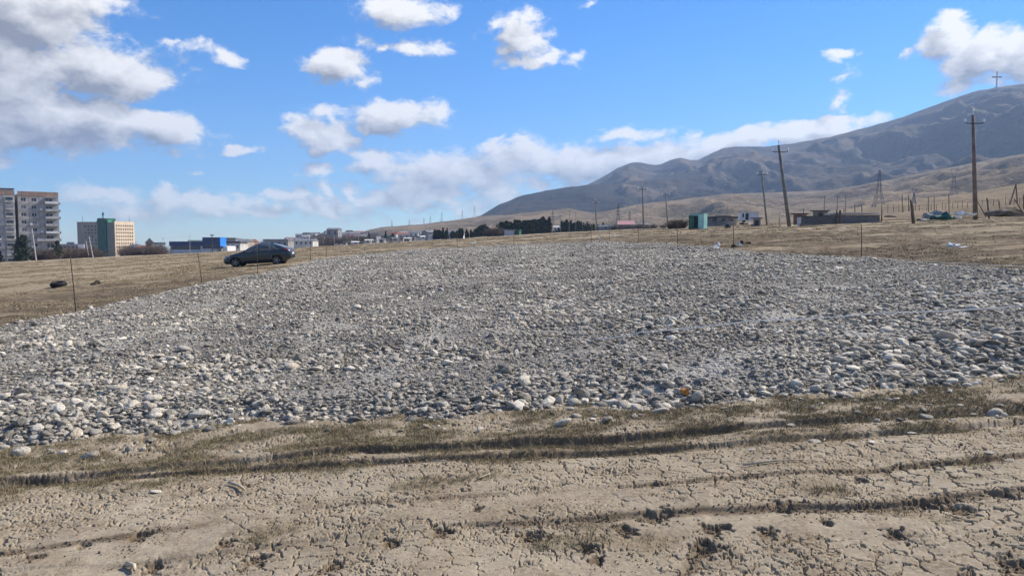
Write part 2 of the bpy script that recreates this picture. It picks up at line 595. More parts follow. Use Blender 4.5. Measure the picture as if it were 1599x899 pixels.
def H_near(x, y):
    """the ground that the mesh shows: ruts, cracked mud plates, torn turf.  returns z, grass weight, churned soil and bank shade weight"""
    x, y = np.asarray(x, float), np.asarray(y, float)
    r = np.hypot(x, y)
    z = H1(x, y)
    gd = gravel_d(x, y)
    near = (1 - smooth(r, 8.0, 10.5)) * smooth(r, 1.2, 2.2)
    # turf band along the gravel edge and the wheel track
    g = np.zeros_like(x)
    c = np.zeros_like(x)
    m = r < 14
    xm, ym = x[m], y[m]
    dA, sA, lA = line_dist(xm, ym, RUTS[0][0])
    band = np.exp(-((sA - 0.16) / 0.42) ** 2) + 0.7 * np.exp(-((sA + 0.32) / 0.26) ** 2)
    patch = fbm(xm / 0.55, ym / 0.35, 4, 51)
    gg = np.clip(band * (0.58 + 1.0 * patch), 0, 1)
    gg = np.maximum(gg, smooth(fbm(xm / 0.8 + 5, ym / 0.5, 4, 57), 0.35, 0.95) * 0.6)
    gg = np.maximum(gg, smooth(sA, -0.02, 0.12) * np.clip(0.48 + 0.9 * patch, 0, 1) * (ym < 9.5))
    gg *= smooth(-gd[m], -0.6, 0.05)
    g[m] = gg
    dz = np.zeros_like(xm)
    cc = np.zeros_like(xm)
    for L, hw, dep, tread in RUTS:
        d, sd, sl = line_dist(xm, ym, L)
        wob = 0.035 * fbm(sl * 1.3, sl * 0 + dep * 50, 3, 61)
        s = sd + wob
        # a steep little bank on the far side, a gentle run-out on the near side
        prof = np.where(s > 0, -dep * (1 - smooth(s, 0.0, 0.022)), -dep * np.exp(-(s / (hw * 1.9)) ** 2))
        prof = prof + 0.25 * dep * np.exp(-((s - 0.07) / 0.05) ** 2)
        fade = 0.6 + 0.8 * fbm(sl * 0.7, sl * 0 + 3.3, 3, 63)
        prof = prof * np.clip(fade, 0.25 if tread else 0.6, 1.25)
        dz += prof
        cc = np.maximum(cc, np.exp(-((s + 0.005) / (hw * 0.85)) ** 2) * np.clip(fade + .15, 0, 1) * (0.8 if tread else 0.9))  # dark churned soil, also painting the shade on the rut's steep bank
    # prints
    for (p, s) in PRINTS:
        ddx, ddy = xm - p[0], ym - p[1]
        q = np.hypot(ddx, ddy * 0.8) / s
        k = q < 3
        rag = 0.6 * fbm(xm[k] / 0.05, ym[k] / 0.05, 3, 67)
        qq = q[k] * (1 + rag) * 1.7
        dz[k] += -0.024 * np.exp(-qq ** 6)
        cc[k] = np.maximum(cc[k], 0.9 * np.exp(-(qq * .8) ** 4))
    # cracked plates
    wx, wy = xm + 0.05 * fbm(xm / .14, ym / .14, 4, 71), ym + 0.05 * fbm(xm / .12, ym / .14, 4, 73)
    f1, f2 = worley(wx / 0.150, wy / 0.120, 81)
    h1, h2 = worley(wx / 0.078 + 3, wy / 0.066, 83)
    wcr = 1 + 0.6 * fbm(xm / 0.7 + 2, ym / 0.7, 2, 89)
    k1 = 1 - smooth((f2 - f1) * 0.13 / np.clip(wcr, .4, 2), 0.0042, 0.0085)
    k2 = (1 - smooth((h2 - h1) * 0.072, 0.003, 0.0065)) * smooth(fbm(xm / 0.5, ym / 0.5, 3, 85), -0.35, 0.25)
    crackable = (1 - smooth(gg, 0.25, 0.6)) * smooth(fbm(xm / 1.3 + 9, ym / 0.9, 3, 87), -0.55, 0.0)
    curl = 0.002 * np.clip(f1, 0, 1) ** 2
    dz += crackable * (-0.028 * k1 - 0.014 * k2 + curl)
    # clods and crumbs
    dz += 0.003 * fbm(xm / .16, ym / .16, 3, 91) + (0.006 * gg + 0.0010) * fbm(xm / 0.05, ym / 0.05, 2, 93) + 0.02 * fbm(xm / 1.3, ym / 1.3, 3, 95)
    z[m] += dz * (near[m])
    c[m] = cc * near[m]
    # churned field further out
    f = (r > 12) & (r < 170) & (gd < 0.5)
    xf, yf = x[f], y[f]
    dzf = np.zeros_like(xf)
    cf = np.zeros_like(xf)
    for L, hw, dep in FAR_RUTS:
        d, sd, sl = line_dist(xf, yf, L)
        s = sd + 0.35 * fbm(sl * 0.35, sl * 0 + hw, 3, 101)
        k = np.clip(0.6 + 1.1 * fbm(sl * 0.25, sl * 0 + dep * 9, 3, 103), 0.1, 1.4)
        dzf += k * (-dep * np.exp(-(s / hw) ** 2) + 0.8 * dep * np.exp(-((s - 1.9 * hw) / (hw * .9)) ** 2) + 0.4 * dep * np.exp(-((s + 2.0 * hw) / (hw * .9)) ** 2))
        cf = np.maximum(cf, k * np.exp(-(s / (hw * 3.2)) ** 2))
    strip = np.where(xf < 0, smooth(gd[f], -9.5, -2.5) * (1 - smooth(yf, 26, 50)), smooth(gd[f], -34.0, -8.0) * 0.8)
    cf = np.maximum(cf, strip * np.clip(0.72 + 0.9 * fbm(xf / 3.2, yf / 0.9, 4, 107), 0, 1))
    dzf += cf * 0.07 * fbm(xf / 0.5, yf / 0.5, 3, 105)
    z[f] += dzf
    c[f] = np.maximum(c[f], np.clip(cf, 0, 1))
    return z, g, c


def ground_z(x, y):
    return float(H_near(np.array([x]), np.array([y]))[0][0])


# ------------------------------------------------------------------ ground sheet
def build_ground():
    fine = np.radians(np.linspace(-40, 40, 1480, endpoint=False))
    rest = np.radians(np.linspace(40, 320, 120, endpoint=False))
    az = np.concatenate((fine, rest))          # 920 columns, closed ring
    n1 = len(az)
    r1 = np.concatenate((np.linspace(0.4, 2.5, 8, endpoint=False), np.exp(np.arange(math.log(2.5), math.log(3.2), 0.0045)), np.exp(np.arange(math.log(3.2), math.log(6.2), 0.0021)), np.exp(np.arange(math.log(6.2), math.log(8.8), 0.0038))))
    r2 = np.concatenate((np.exp(np.arange(math.log(8.83), math.log(70), 0.011)), np.exp(np.arange(math.log(70.5), math.log(6000), 0.03)), [6000.0]))
    az2 = az[::4]
    n2 = len(az2)
    X1, Y1 = np.outer(r1, np.sin(az)), np.outer(r1, np.cos(az))
    X2, Y2 = np.outer(r2, np.sin(az2)), np.outer(r2, np.cos(az2))
    x = np.concatenate(([0.0], X1.ravel(), X2.ravel()))
    y = np.concatenate(([0.0], Y1.ravel(), Y2.ravel()))
    z, g, c = H_near(x, y)
    gd = gravel_d(x, y)
    z = np.where(gd > 0.6, z - 0.06, z)
    o1, o2 = 1, 1 + X1.size

    def quads(o, nr, nc):
        i, j = np.meshgrid(np.arange(nr - 1), np.arange(nc), indexing='ij')
        j2 = (j + 1) % nc
        return np.stack((o + i * nc + j, o + i * nc + j2, o + (i + 1) * nc + j2, o + (i + 1) * nc + j), -1).reshape(-1, 4)[:, ::-1]
    q1, q2 = quads(o1, len(r1), n1), quads(o2, len(r2), n2)
    j = np.arange(n2)
    b = o1 + (len(r1) - 1) * n1
    p5 = np.stack((b + 4 * j, b + 4 * j + 1, b + 4 * j + 2, b + 4 * j + 3, b + (4 * j + 4) % n1, o2 + (j + 1) % n2, o2 + j), -1)[:, ::-1]
    jj = np.arange(n1)
    tri = np.stack((np.zeros(n1, int), o1 + jj, o1 + (jj + 1) % n1), -1)[:, ::-1]
    global GROUND_MIN
    GROUND_MIN = min(float(z.min()), 0.0) - 3
    me = np_mesh('ground', np.stack((x, y, z), -1), [tri, q1, p5, q2])
    fattr(me, 'turf', g)
    fattr(me, 'churn_and_shade', c)
    r = np.hypot(x, y)
    fattr(me, 'field', smooth(r, 9, 22))
    o = link(bpy.data.objects.new('ground', me))
    tag(o, kind='structure')
    m = bpy.data.materials.new('dry_earth')
    m.use_nodes = True
    t = NT(m.node_tree)
    bs = m.node_tree.nodes['Principled BSDF']
    bs.inputs['Roughness'].default_value = 0.95
    bs.inputs['Specular IOR Level'].default_value = 0.12
    P = t.new('ShaderNodeNewGeometry').outputs['Position']
    big = t.noise(P, 0.55, 5, 0.6)
    mid = t.noise(P, 5.0, 6, 0.65)
    fin = t.noise(P, 45.0, 4, 0.6)
    mud = t.mix(t.ramp(big, 0.3, 0.7), (0.262, 0.212, 0.148), (0.37, 0.308, 0.222))
    mud = t.mix(t.ramp(mid, 0.42, 0.72, 0, 0.85), mud, (0.20, 0.155, 0.102))
    mud = t.mix(t.ramp(t.noise(P, 1.5, 6, 0.72), 0.47, 0.68, 0, 0.8), mud, (0.165, 0.122, 0.077))
    mud = t.mix(t.ramp(fin, 0.4, 0.75, 0, 0.55), mud, (0.47, 0.385, 0.275))
    turf = t.mix(t.ramp(mid, 0.3, 0.7), (0.17, 0.13, 0.08), (0.28, 0.218, 0.138))
    turf = t.mix(t.ramp(t.noise(P, 2.2, 4, 0.6), 0.5, 0.7, 0, 0.5), turf, (0.13, 0.125, 0.06))
    # dry grass of the field: streaky, two scales
    Ps = t.vmath('MULTIPLY', P, (0.5, 1.0, 1.0))
    f1 = t.noise(P, 0.06, 4, 0.55)
    f2 = t.noise(Ps, 0.5, 6, 0.65)
    f3 = t.noise(P, 4.0, 6, 0.7)
    fld = t.mix(t.ramp(f1, 0.35, 0.65), (0.315, 0.240, 0.150), (0.43, 0.342, 0.222))
    fld = t.mix(t.ramp(f2, 0.45, 0.7, 0, 0.8), fld, (0.19, 0.142, 0.09))
    fld = t.mix(t.ramp(f3, 0.42, 0.72, 0, 0.6), fld, (0.50, 0.408, 0.272))
    fld = t.mix(t.ramp(t.noise(P, 1.6, 5, 0.7), 0.55, 0.72, 0, 0.6), fld, (0.13, 0.098, 0.06))
    col = t.mix(attr(t, 'turf'), mud, turf)
    col = t.mix(attr(t, 'field'), col, fld)
    col = t.mix(t.math('MULTIPLY', t.ramp(attr(t, 'churn_and_shade'), 0.1, 0.75), t.ramp(mid, 0.2, 0.6, 0.5, 0.95)), col, (0.135, 0.098, 0.062))
    t.put(bs, 'Base Color', col)
    h = t.math('ADD', t.math('MULTIPLY', mid, 0.35), t.math('MULTIPLY', fin, 0.12))
    b1 = t.new('ShaderNodeBump', {'Strength': 0.7, 'Distance': 0.05, 'Height': h})
    fh = t.math('ADD', t.noise(P, 9.0, 5, 0.7), t.math('MULTIPLY', f2, 1.5))
    b2 = t.new('ShaderNodeBump', {'Strength': 0.9, 'Distance': 0.16, 'Height': t.math('MULTIPLY', fh, attr(t, 'field')), 'Normal': b1.outputs[0]})
    t.put(bs, 'Normal', b2.outputs[0])
    me.materials.append(m)
    return o


GROUND = build_ground()


# ------------------------------------------------------------------ hills and mountain
def hill_material(name, lo, hi, dark, scl):
    m = bpy.data.materials.new(name)
    m.use_nodes = True
    t = NT(m.node_tree)
    b = m.node_tree.nodes['Principled BSDF']
    b.inputs['Roughness'].default_value = 1.0
    b.inputs['Specular IOR Level'].default_value = 0.05
    P = t.new('ShaderNodeNewGeometry').outputs['Position']
    n1, n2, n3 = t.noise(P, 0.004 * scl, 6, 0.6), t.noise(P, 0.02 * scl, 6, 0.65), t.noise(P, 0.12 * scl, 5, 0.7)
    c = t.mix(t.ramp(n1, 0.35, 0.65), lo, hi)
    c = t.mix(t.ramp(n2, 0.5, 0.72, 0, 0.7), c, dark)
    c = t.mix(t.ramp(t.noise(P, 0.3 * scl, 4, 0.7), 0.5, 0.66, 0, 0.6), c, dark)
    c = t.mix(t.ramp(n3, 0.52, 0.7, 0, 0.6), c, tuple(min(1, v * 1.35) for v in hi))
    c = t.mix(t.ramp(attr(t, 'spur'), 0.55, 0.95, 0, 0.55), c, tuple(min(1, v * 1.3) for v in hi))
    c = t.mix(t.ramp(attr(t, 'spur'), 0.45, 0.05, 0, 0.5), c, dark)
    Ps = t.vmath('MULTIPLY', P, (0.35, 1.0, 2.2))           # terraces and goat paths
    c = t.mix(t.ramp(t.noise(Ps, 0.05 * scl, 5, 0.7, 0.6), 0.56, 0.68, 0, 0.6), c, tuple(min(1, v * 1.5) for v in hi))
    c = t.mix(t.ramp(t.noise(Ps, 0.035 * scl, 5, 0.7, 0.4), 0.58, 0.7, 0, 0.65), c, dark)
    t.put(b, 'Base Color', c)
    t.put(b, 'Normal', t.new('ShaderNodeBump', {'Strength': 0.8, 'Distance': 5.0, 'Height': t.math('ADD', n3, t.math('MULTIPLY', n2, 2.0))}).outputs[0])
    return m


HILLS = {}


def hill(name, crest, rc, rf, mat, seed, amp=0.34, lat=260.0, rad=620.0, power=1.25, cols=420, rows=130, label=None, fine=0.10):
    """a hill as a height field: crest line from its outline against the sky, at distance rc, foot at rf"""
    pxs = np.array([c[0] for c in crest], float)
    pys = np.array([c[1] for c in crest], float)
    px = np.linspace(pxs[0], pxs[-1], cols)
    py = np.interp(px, pxs, pys)
    # soften the kinks of the traced line and let it run a little uneven
    ker = np.hanning(5); ker /= ker.sum()
    py = np.convolve(np.pad(py, 2, 'edge'), ker, 'valid') + 0.8 * fbm(px / 26.0, px * 0 + seed, 4, seed)
    RC = np.interp(px, [r_[0] for r_ in rc], [r_[1] for r_ in rc])
    RF = np.interp(px, [r_[0] for r_ in rf], [r_[1] for r_ in rf])
    tx = (px - CX) / FPX
    c_, s_ = math.cos(PITCH), math.sin(PITCH)
    dz = (CY - py) * c_ - FPX * s_
    dy = (CY - py) * s_ + FPX * c_
    slope = dz / dy                          # height per metre of depth along the sight line
    txx = (px - CX) / dy
    s = np.concatenate((np.linspace(0, 1, rows - 26), np.linspace(1, 1.7, 27)[1:]))
    S, C = np.meshgrid(s, np.arange(cols), indexing='ij')
    Y = RF[C] + (RC - RF)[C] * S
    X = txx[C] * Y
    zc = EYE + slope * RC
    zf = H0(txx * RF, RF) - 3.0
    wx = X + 90 * fbm(X / 420, Y / 420, 3, seed + 3)
    wy = Y + 90 * fbm(X / 420 + 7, Y / 420, 3, seed + 5)
    rg = ridged(wx / lat, wy / rad, 4, seed + 9, 0.40) / 1.5
    rg = 0.65 * rg + 0.35 * ridged(wx / (lat * .36) + 3, wy / (rad * .42), 3, seed + 11, 0.42) / 1.5
    sp = np.clip(rg, 0, 1)
    up = np.clip(S, 0, 1) ** power
    base = zf[C] + (zc - zf)[C] * up
    w = np.clip(np.clip(S, 0, 1) ** 0.6 * (1 - np.clip(S, 0, 1)) ** 0.75 * 1.9, 0, 1)
    rel = np.maximum((zc - zf)[C], 12.0)
    z = base + amp * rel * w * (rg - 0.55) + fine * rel * w * 0.25 * fbm(X / 60, Y / 60, 3, seed + 20)
    z += w * rel * 0.05 * fbm(X / 150, Y / 300, 4, seed + 23)
    lim = EYE + slope[C] * 0.985 * Y + np.where(S > 0.9, (S - 0.9) * 0.15 * slope[C] * Y, 0)
    z = np.where(S < 1, np.minimum(z, lim + 0.25 * np.minimum(0, z - lim)), z)
    back = np.clip(S - 1, 0, 1)
    z = z - back * 0.9 * rel * (0.4 + back) - np.where(back > 0, 0.06 * rel * np.abs(fbm(X / 200, Y / 200, 3, seed + 30)), 0)
    # outer flanks run down into the plain
    fe = smooth(C / (cols - 1.0), 0.0, 0.03)
    z = zf[C] - 8 + (z - zf[C] + 8) * fe
    i, j = np.meshgrid(np.arange(rows - 1 + 0), np.arange(cols - 1), indexing='ij')
    nr = len(s)
    i, j = np.meshgrid(np.arange(nr - 1), np.arange(cols - 1), indexing='ij')
    q = np.stack((i * cols + j, i * cols + j + 1, (i + 1) * cols + j + 1, (i + 1) * cols + j), -1).reshape(-1, 4)
    me = np_mesh(name, np.stack((X, Y, z), -1).reshape(-1, 3), [q])
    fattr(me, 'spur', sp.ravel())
    me.materials.append(mat)
    o = link(bpy.data.objects.new(name, me))
    tag(o, kind='structure')
    HILLS[name] = (X, Y, z)
    return o


def hill_z(name, x, y):
    X, Y, Z = HILLS[name]
    k = np.argmin((X - x) ** 2 + (Y - y) ** 2)
    return float(Z.ravel()[k])


M_near = hill_material('pale_steppe_slope', (0.27, 0.20, 0.125), (0.37, 0.285, 0.185), (0.17, 0.13, 0.085), 4.0)
M_low = hill_material('eroded_foothill', (0.17, 0.135, 0.092), (0.29, 0.225, 0.155), (0.085, 0.074, 0.052), 2.0)
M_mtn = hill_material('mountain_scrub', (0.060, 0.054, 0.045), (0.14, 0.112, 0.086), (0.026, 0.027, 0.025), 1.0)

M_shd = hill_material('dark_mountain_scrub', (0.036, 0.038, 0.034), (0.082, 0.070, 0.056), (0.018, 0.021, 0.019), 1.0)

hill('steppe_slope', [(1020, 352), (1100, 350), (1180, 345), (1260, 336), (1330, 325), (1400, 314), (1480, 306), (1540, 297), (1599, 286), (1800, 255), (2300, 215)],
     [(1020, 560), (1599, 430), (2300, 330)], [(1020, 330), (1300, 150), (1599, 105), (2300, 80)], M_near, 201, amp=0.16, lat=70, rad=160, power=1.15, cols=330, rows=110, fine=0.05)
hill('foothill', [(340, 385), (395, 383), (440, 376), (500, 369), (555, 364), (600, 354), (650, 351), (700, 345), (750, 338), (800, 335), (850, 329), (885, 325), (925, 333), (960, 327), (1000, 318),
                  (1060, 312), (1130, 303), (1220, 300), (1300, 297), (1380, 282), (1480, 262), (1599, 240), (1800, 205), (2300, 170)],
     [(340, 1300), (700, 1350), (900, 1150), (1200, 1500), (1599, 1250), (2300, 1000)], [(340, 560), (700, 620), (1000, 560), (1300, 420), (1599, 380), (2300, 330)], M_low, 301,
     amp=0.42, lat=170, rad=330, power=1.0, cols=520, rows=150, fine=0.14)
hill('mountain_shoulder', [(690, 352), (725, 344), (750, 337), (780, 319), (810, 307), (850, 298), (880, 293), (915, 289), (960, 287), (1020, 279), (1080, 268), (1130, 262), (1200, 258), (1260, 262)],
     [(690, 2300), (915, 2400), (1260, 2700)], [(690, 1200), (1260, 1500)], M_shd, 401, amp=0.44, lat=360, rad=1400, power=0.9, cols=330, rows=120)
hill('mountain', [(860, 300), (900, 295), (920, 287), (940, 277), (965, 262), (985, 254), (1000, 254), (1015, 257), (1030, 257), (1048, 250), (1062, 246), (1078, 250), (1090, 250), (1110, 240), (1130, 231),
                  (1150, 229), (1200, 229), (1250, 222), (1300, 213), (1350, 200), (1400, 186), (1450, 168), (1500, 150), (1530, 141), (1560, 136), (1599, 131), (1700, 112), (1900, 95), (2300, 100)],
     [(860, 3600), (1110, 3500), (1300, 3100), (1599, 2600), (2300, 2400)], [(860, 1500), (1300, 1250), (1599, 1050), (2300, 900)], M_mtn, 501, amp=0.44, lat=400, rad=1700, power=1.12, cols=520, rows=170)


# ------------------------------------------------------------------ air
def build_haze():
    m = bpy.data.materials.new('thin_haze')
    m.use_nodes = True
    nt = m.node_tree
    nt.nodes.clear()
    t = NT(nt)
    v = t.new('ShaderNodeVolumePrincipled')
    v.inputs['Color'].default_value = (0.48, 0.67, 1.0, 1)
    v.inputs['Density'].default_value = HAZE
    v.inputs['Anisotropy'].default_value = 0.2
    o = t.new('ShaderNodeOutputMaterial')
    t.l.new(v.outputs[0], o.inputs['Volume'])
    mb = MB().box(-6100, 6100, -6100, 6100, min(float(GROUND_MIN), -60) - 1.0, max(float(v[2].max()) for v in HILLS.values()) + 90.0)
    h = mb.build('haze', m)
    tag(h, kind='stuff')
    h.data.materials[0].cycles.homogeneous_volume = True


HAZE = 0.00013
# ------------------------------------------------------------------ scattering with geometry nodes (only for what nobody could count)
def gn_scatter(o, protos, name):
    coll = bpy.data.collections.new(name + '_kinds')
    for p in protos:
        coll.objects.link(p)
    ng = bpy.data.node_groups.new(name, 'GeometryNodeTree')
    ng.interface.new_socket('Geometry', in_out='INPUT', socket_type='NodeSocketGeometry')
    ng.interface.new_socket('Geometry', in_out='OUTPUT', socket_type='NodeSocketGeometry')
    N, L = ng.nodes, ng.links
    gi, go = N.new('NodeGroupInput'), N.new('NodeGroupOutput')
    ci = N.new('GeometryNodeCollectionInfo')
    ci.inputs['Collection'].default_value = coll
    ci.inputs['Separate Children'].default_value = True
    ci.inputs['Reset Children'].default_value = True
    ip = N.new('GeometryNodeInstanceOnPoints')
    ip.inputs['Pick Instance'].default_value = True

    def na(nm, typ):
        nd = N.new('GeometryNodeInputNamedAttribute')
        nd.data_type = typ
        nd.inputs['Name'].default_value = nm
        return nd.outputs['Attribute']
    L.new(gi.outputs[0], ip.inputs['Points'])
    L.new(ci.outputs[0], ip.inputs['Instance'])
    L.new(na('idx', 'INT'), ip.inputs['Instance Index'])
    e2r = N.new('FunctionNodeEulerToRotation')
    L.new(na('rot', 'FLOAT_VECTOR'), e2r.inputs[0])
    L.new(e2r.outputs[0], ip.inputs['Rotation'])
    L.new(na('scl', 'FLOAT_VECTOR'), ip.inputs['Scale'])
    L.new(ip.outputs[0], go.inputs[0])
    m = o.modifiers.new(name, 'NODES')
    m.node_group = ng


def point_object(name, co, rot, scl, idx, parent=None):
    me = bpy.data.meshes.new(name)
    me.vertices.add(len(co))
    me.vertices.foreach_set('co', np.asarray(co, np.float32).ravel())
    for nm, typ, arr, key in (('rot', 'FLOAT_VECTOR', rot, 'vector'), ('scl', 'FLOAT_VECTOR', scl, 'vector')):
        a = me.attributes.new(nm, typ, 'POINT')
        a.data.foreach_set(key, np.asarray(arr, np.float32).ravel())
    a = me.attributes.new('idx', 'INT', 'POINT')
    a.data.foreach_set('value', np.asarray(idx, np.int32))
    return link(bpy.data.objects.new(name, me), parent)


# ------------------------------------------------------------------ gravel
def stone_material():
    m = bpy.data.materials.new('river_stone')
    m.use_nodes = True
    t = NT(m.node_tree)
    b = m.node_tree.nodes['Principled BSDF']
    b.inputs['Roughness'].default_value = 0.8
    b.inputs['Specular IOR Level'].default_value = 0.25
    rnd = t.new('ShaderNodeObjectInfo').outputs['Random']
    cr = t.new('ShaderNodeValToRGB', {0: rnd})
    e = cr.color_ramp.elements
    e[0].position, e[0].color = 0.0, (0.13, 0.122, 0.108, 1)
    e[1].position, e[1].color = 1.0, (0.78, 0.725, 0.63, 1)
    for p, c in ((0.16, (0.19, 0.178, 0.158)), (0.34, (0.33, 0.308, 0.27)), (0.5, (0.44, 0.41, 0.37)), (0.62, (0.38, 0.325, 0.26)), (0.68, (0.48, 0.445, 0.385)), (0.84, (0.60, 0.555, 0.48))):
        q = e.new(p)
        q.color = c + (1,)
    P = t.new('ShaderNodeTexCoord').outputs['Object']
    off = t.vmath('ADD', P, t.new('ShaderNodeCombineXYZ', {0: t.math('MULTIPLY', rnd, 91.0), 1: t.math('MULTIPLY', rnd, 37.0), 2: 0.0}).outputs[0])
    n = t.noise(off, 1.3, 5, 0.65)
    c = t.mix(t.ramp(n, 0.42, 0.68, 0, 0.35), cr.outputs[0], (0.62, 0.565, 0.48))
    c = t.mix(t.ramp(t.noise(off, 7.0, 5, 0.65), 0.5, 0.75, 0, 0.3), c, (0.17, 0.157, 0.138))
    # loads tipped from different pits: some greyer, some browner and dustier
    L = t.new('ShaderNodeObjectInfo').outputs['Location']
    ln = t.noise(L, 0.45, 4, 0.6)
    c = t.mix(1.0, c, t.mix(t.ramp(ln, 0.35, 0.65), (0.98, 0.945, 0.89), (1.42, 1.36, 1.25)), 'MULTIPLY')
    c = t.mix(t.ramp(t.noise(L, 1.7, 3, 0.6), 0.55, 0.7, 0, 0.35), c, (0.30, 0.235, 0.165))
    t.put(b, 'Base Color', c)
    t.put(b, 'Normal', t.new('ShaderNodeBump', {'Strength': 0.7, 'Distance': 0.09, 'Height': t.noise(off, 5.0, 6, 0.65)}).outputs[0])
    return m


M_STONE = stone_material()


def stone_mesh(seed, sub, cuts):
    rs = np.random.default_rng(seed)
    bm = bmesh.new()
    bmesh.ops.create_icosphere(bm, subdivisions=sub, radius=0.5)
    co = np.array([v.co[:] for v in bm.verts])
    for _ in range(cuts):                         # worn flats
        n = rs.normal(size=3); n /= np.linalg.norm(n)
        h = rs.uniform(0.20, 0.40)
        d = co @ n
        k = d > h
        co[k] -= np.outer((d[k] - h) * 0.85, n)
    ph = rs.uniform(0, 6, 6)
    w = 1 + 0.10 * np.sin(co[:, 0] * 5 + ph[0]) * np.sin(co[:, 1] * 4 + ph[1]) + 0.07 * np.sin(co[:, 2] * 7 + ph[2] + co[:, 0] * 4) + 0.05 * np.sin(co[:, 1] * 11 + ph[3]) + 0.035 * np.sin(co[:, 0] * 17 + ph[4]) * np.sin(co[:, 2] * 15 + ph[5])
    co *= w[:, None]
    co[:, 0] *= 1 + 0.25 * co[:, 1] * rs.uniform(-1, 1)
    for v, c in zip(bm.verts, co):
        v.co = c
    me = bpy.data.meshes.new('stone')
    bm.to_mesh(me)
    bm.free()
    me.polygons.foreach_set('use_smooth', np.full(len(me.polygons), True))
    me.materials.append(M_STONE)
    return me


STONES_N = [stone_mesh(900 + i, 3 if i < 4 else 2, (7, 9, 11, 6, 8, 5, 10, 7, 4, 9)[i]) for i in range(10)]
STONES_F = [stone_mesh(950 + i, 1, (2, 4, 5, 3)[i]) for i in range(4)]


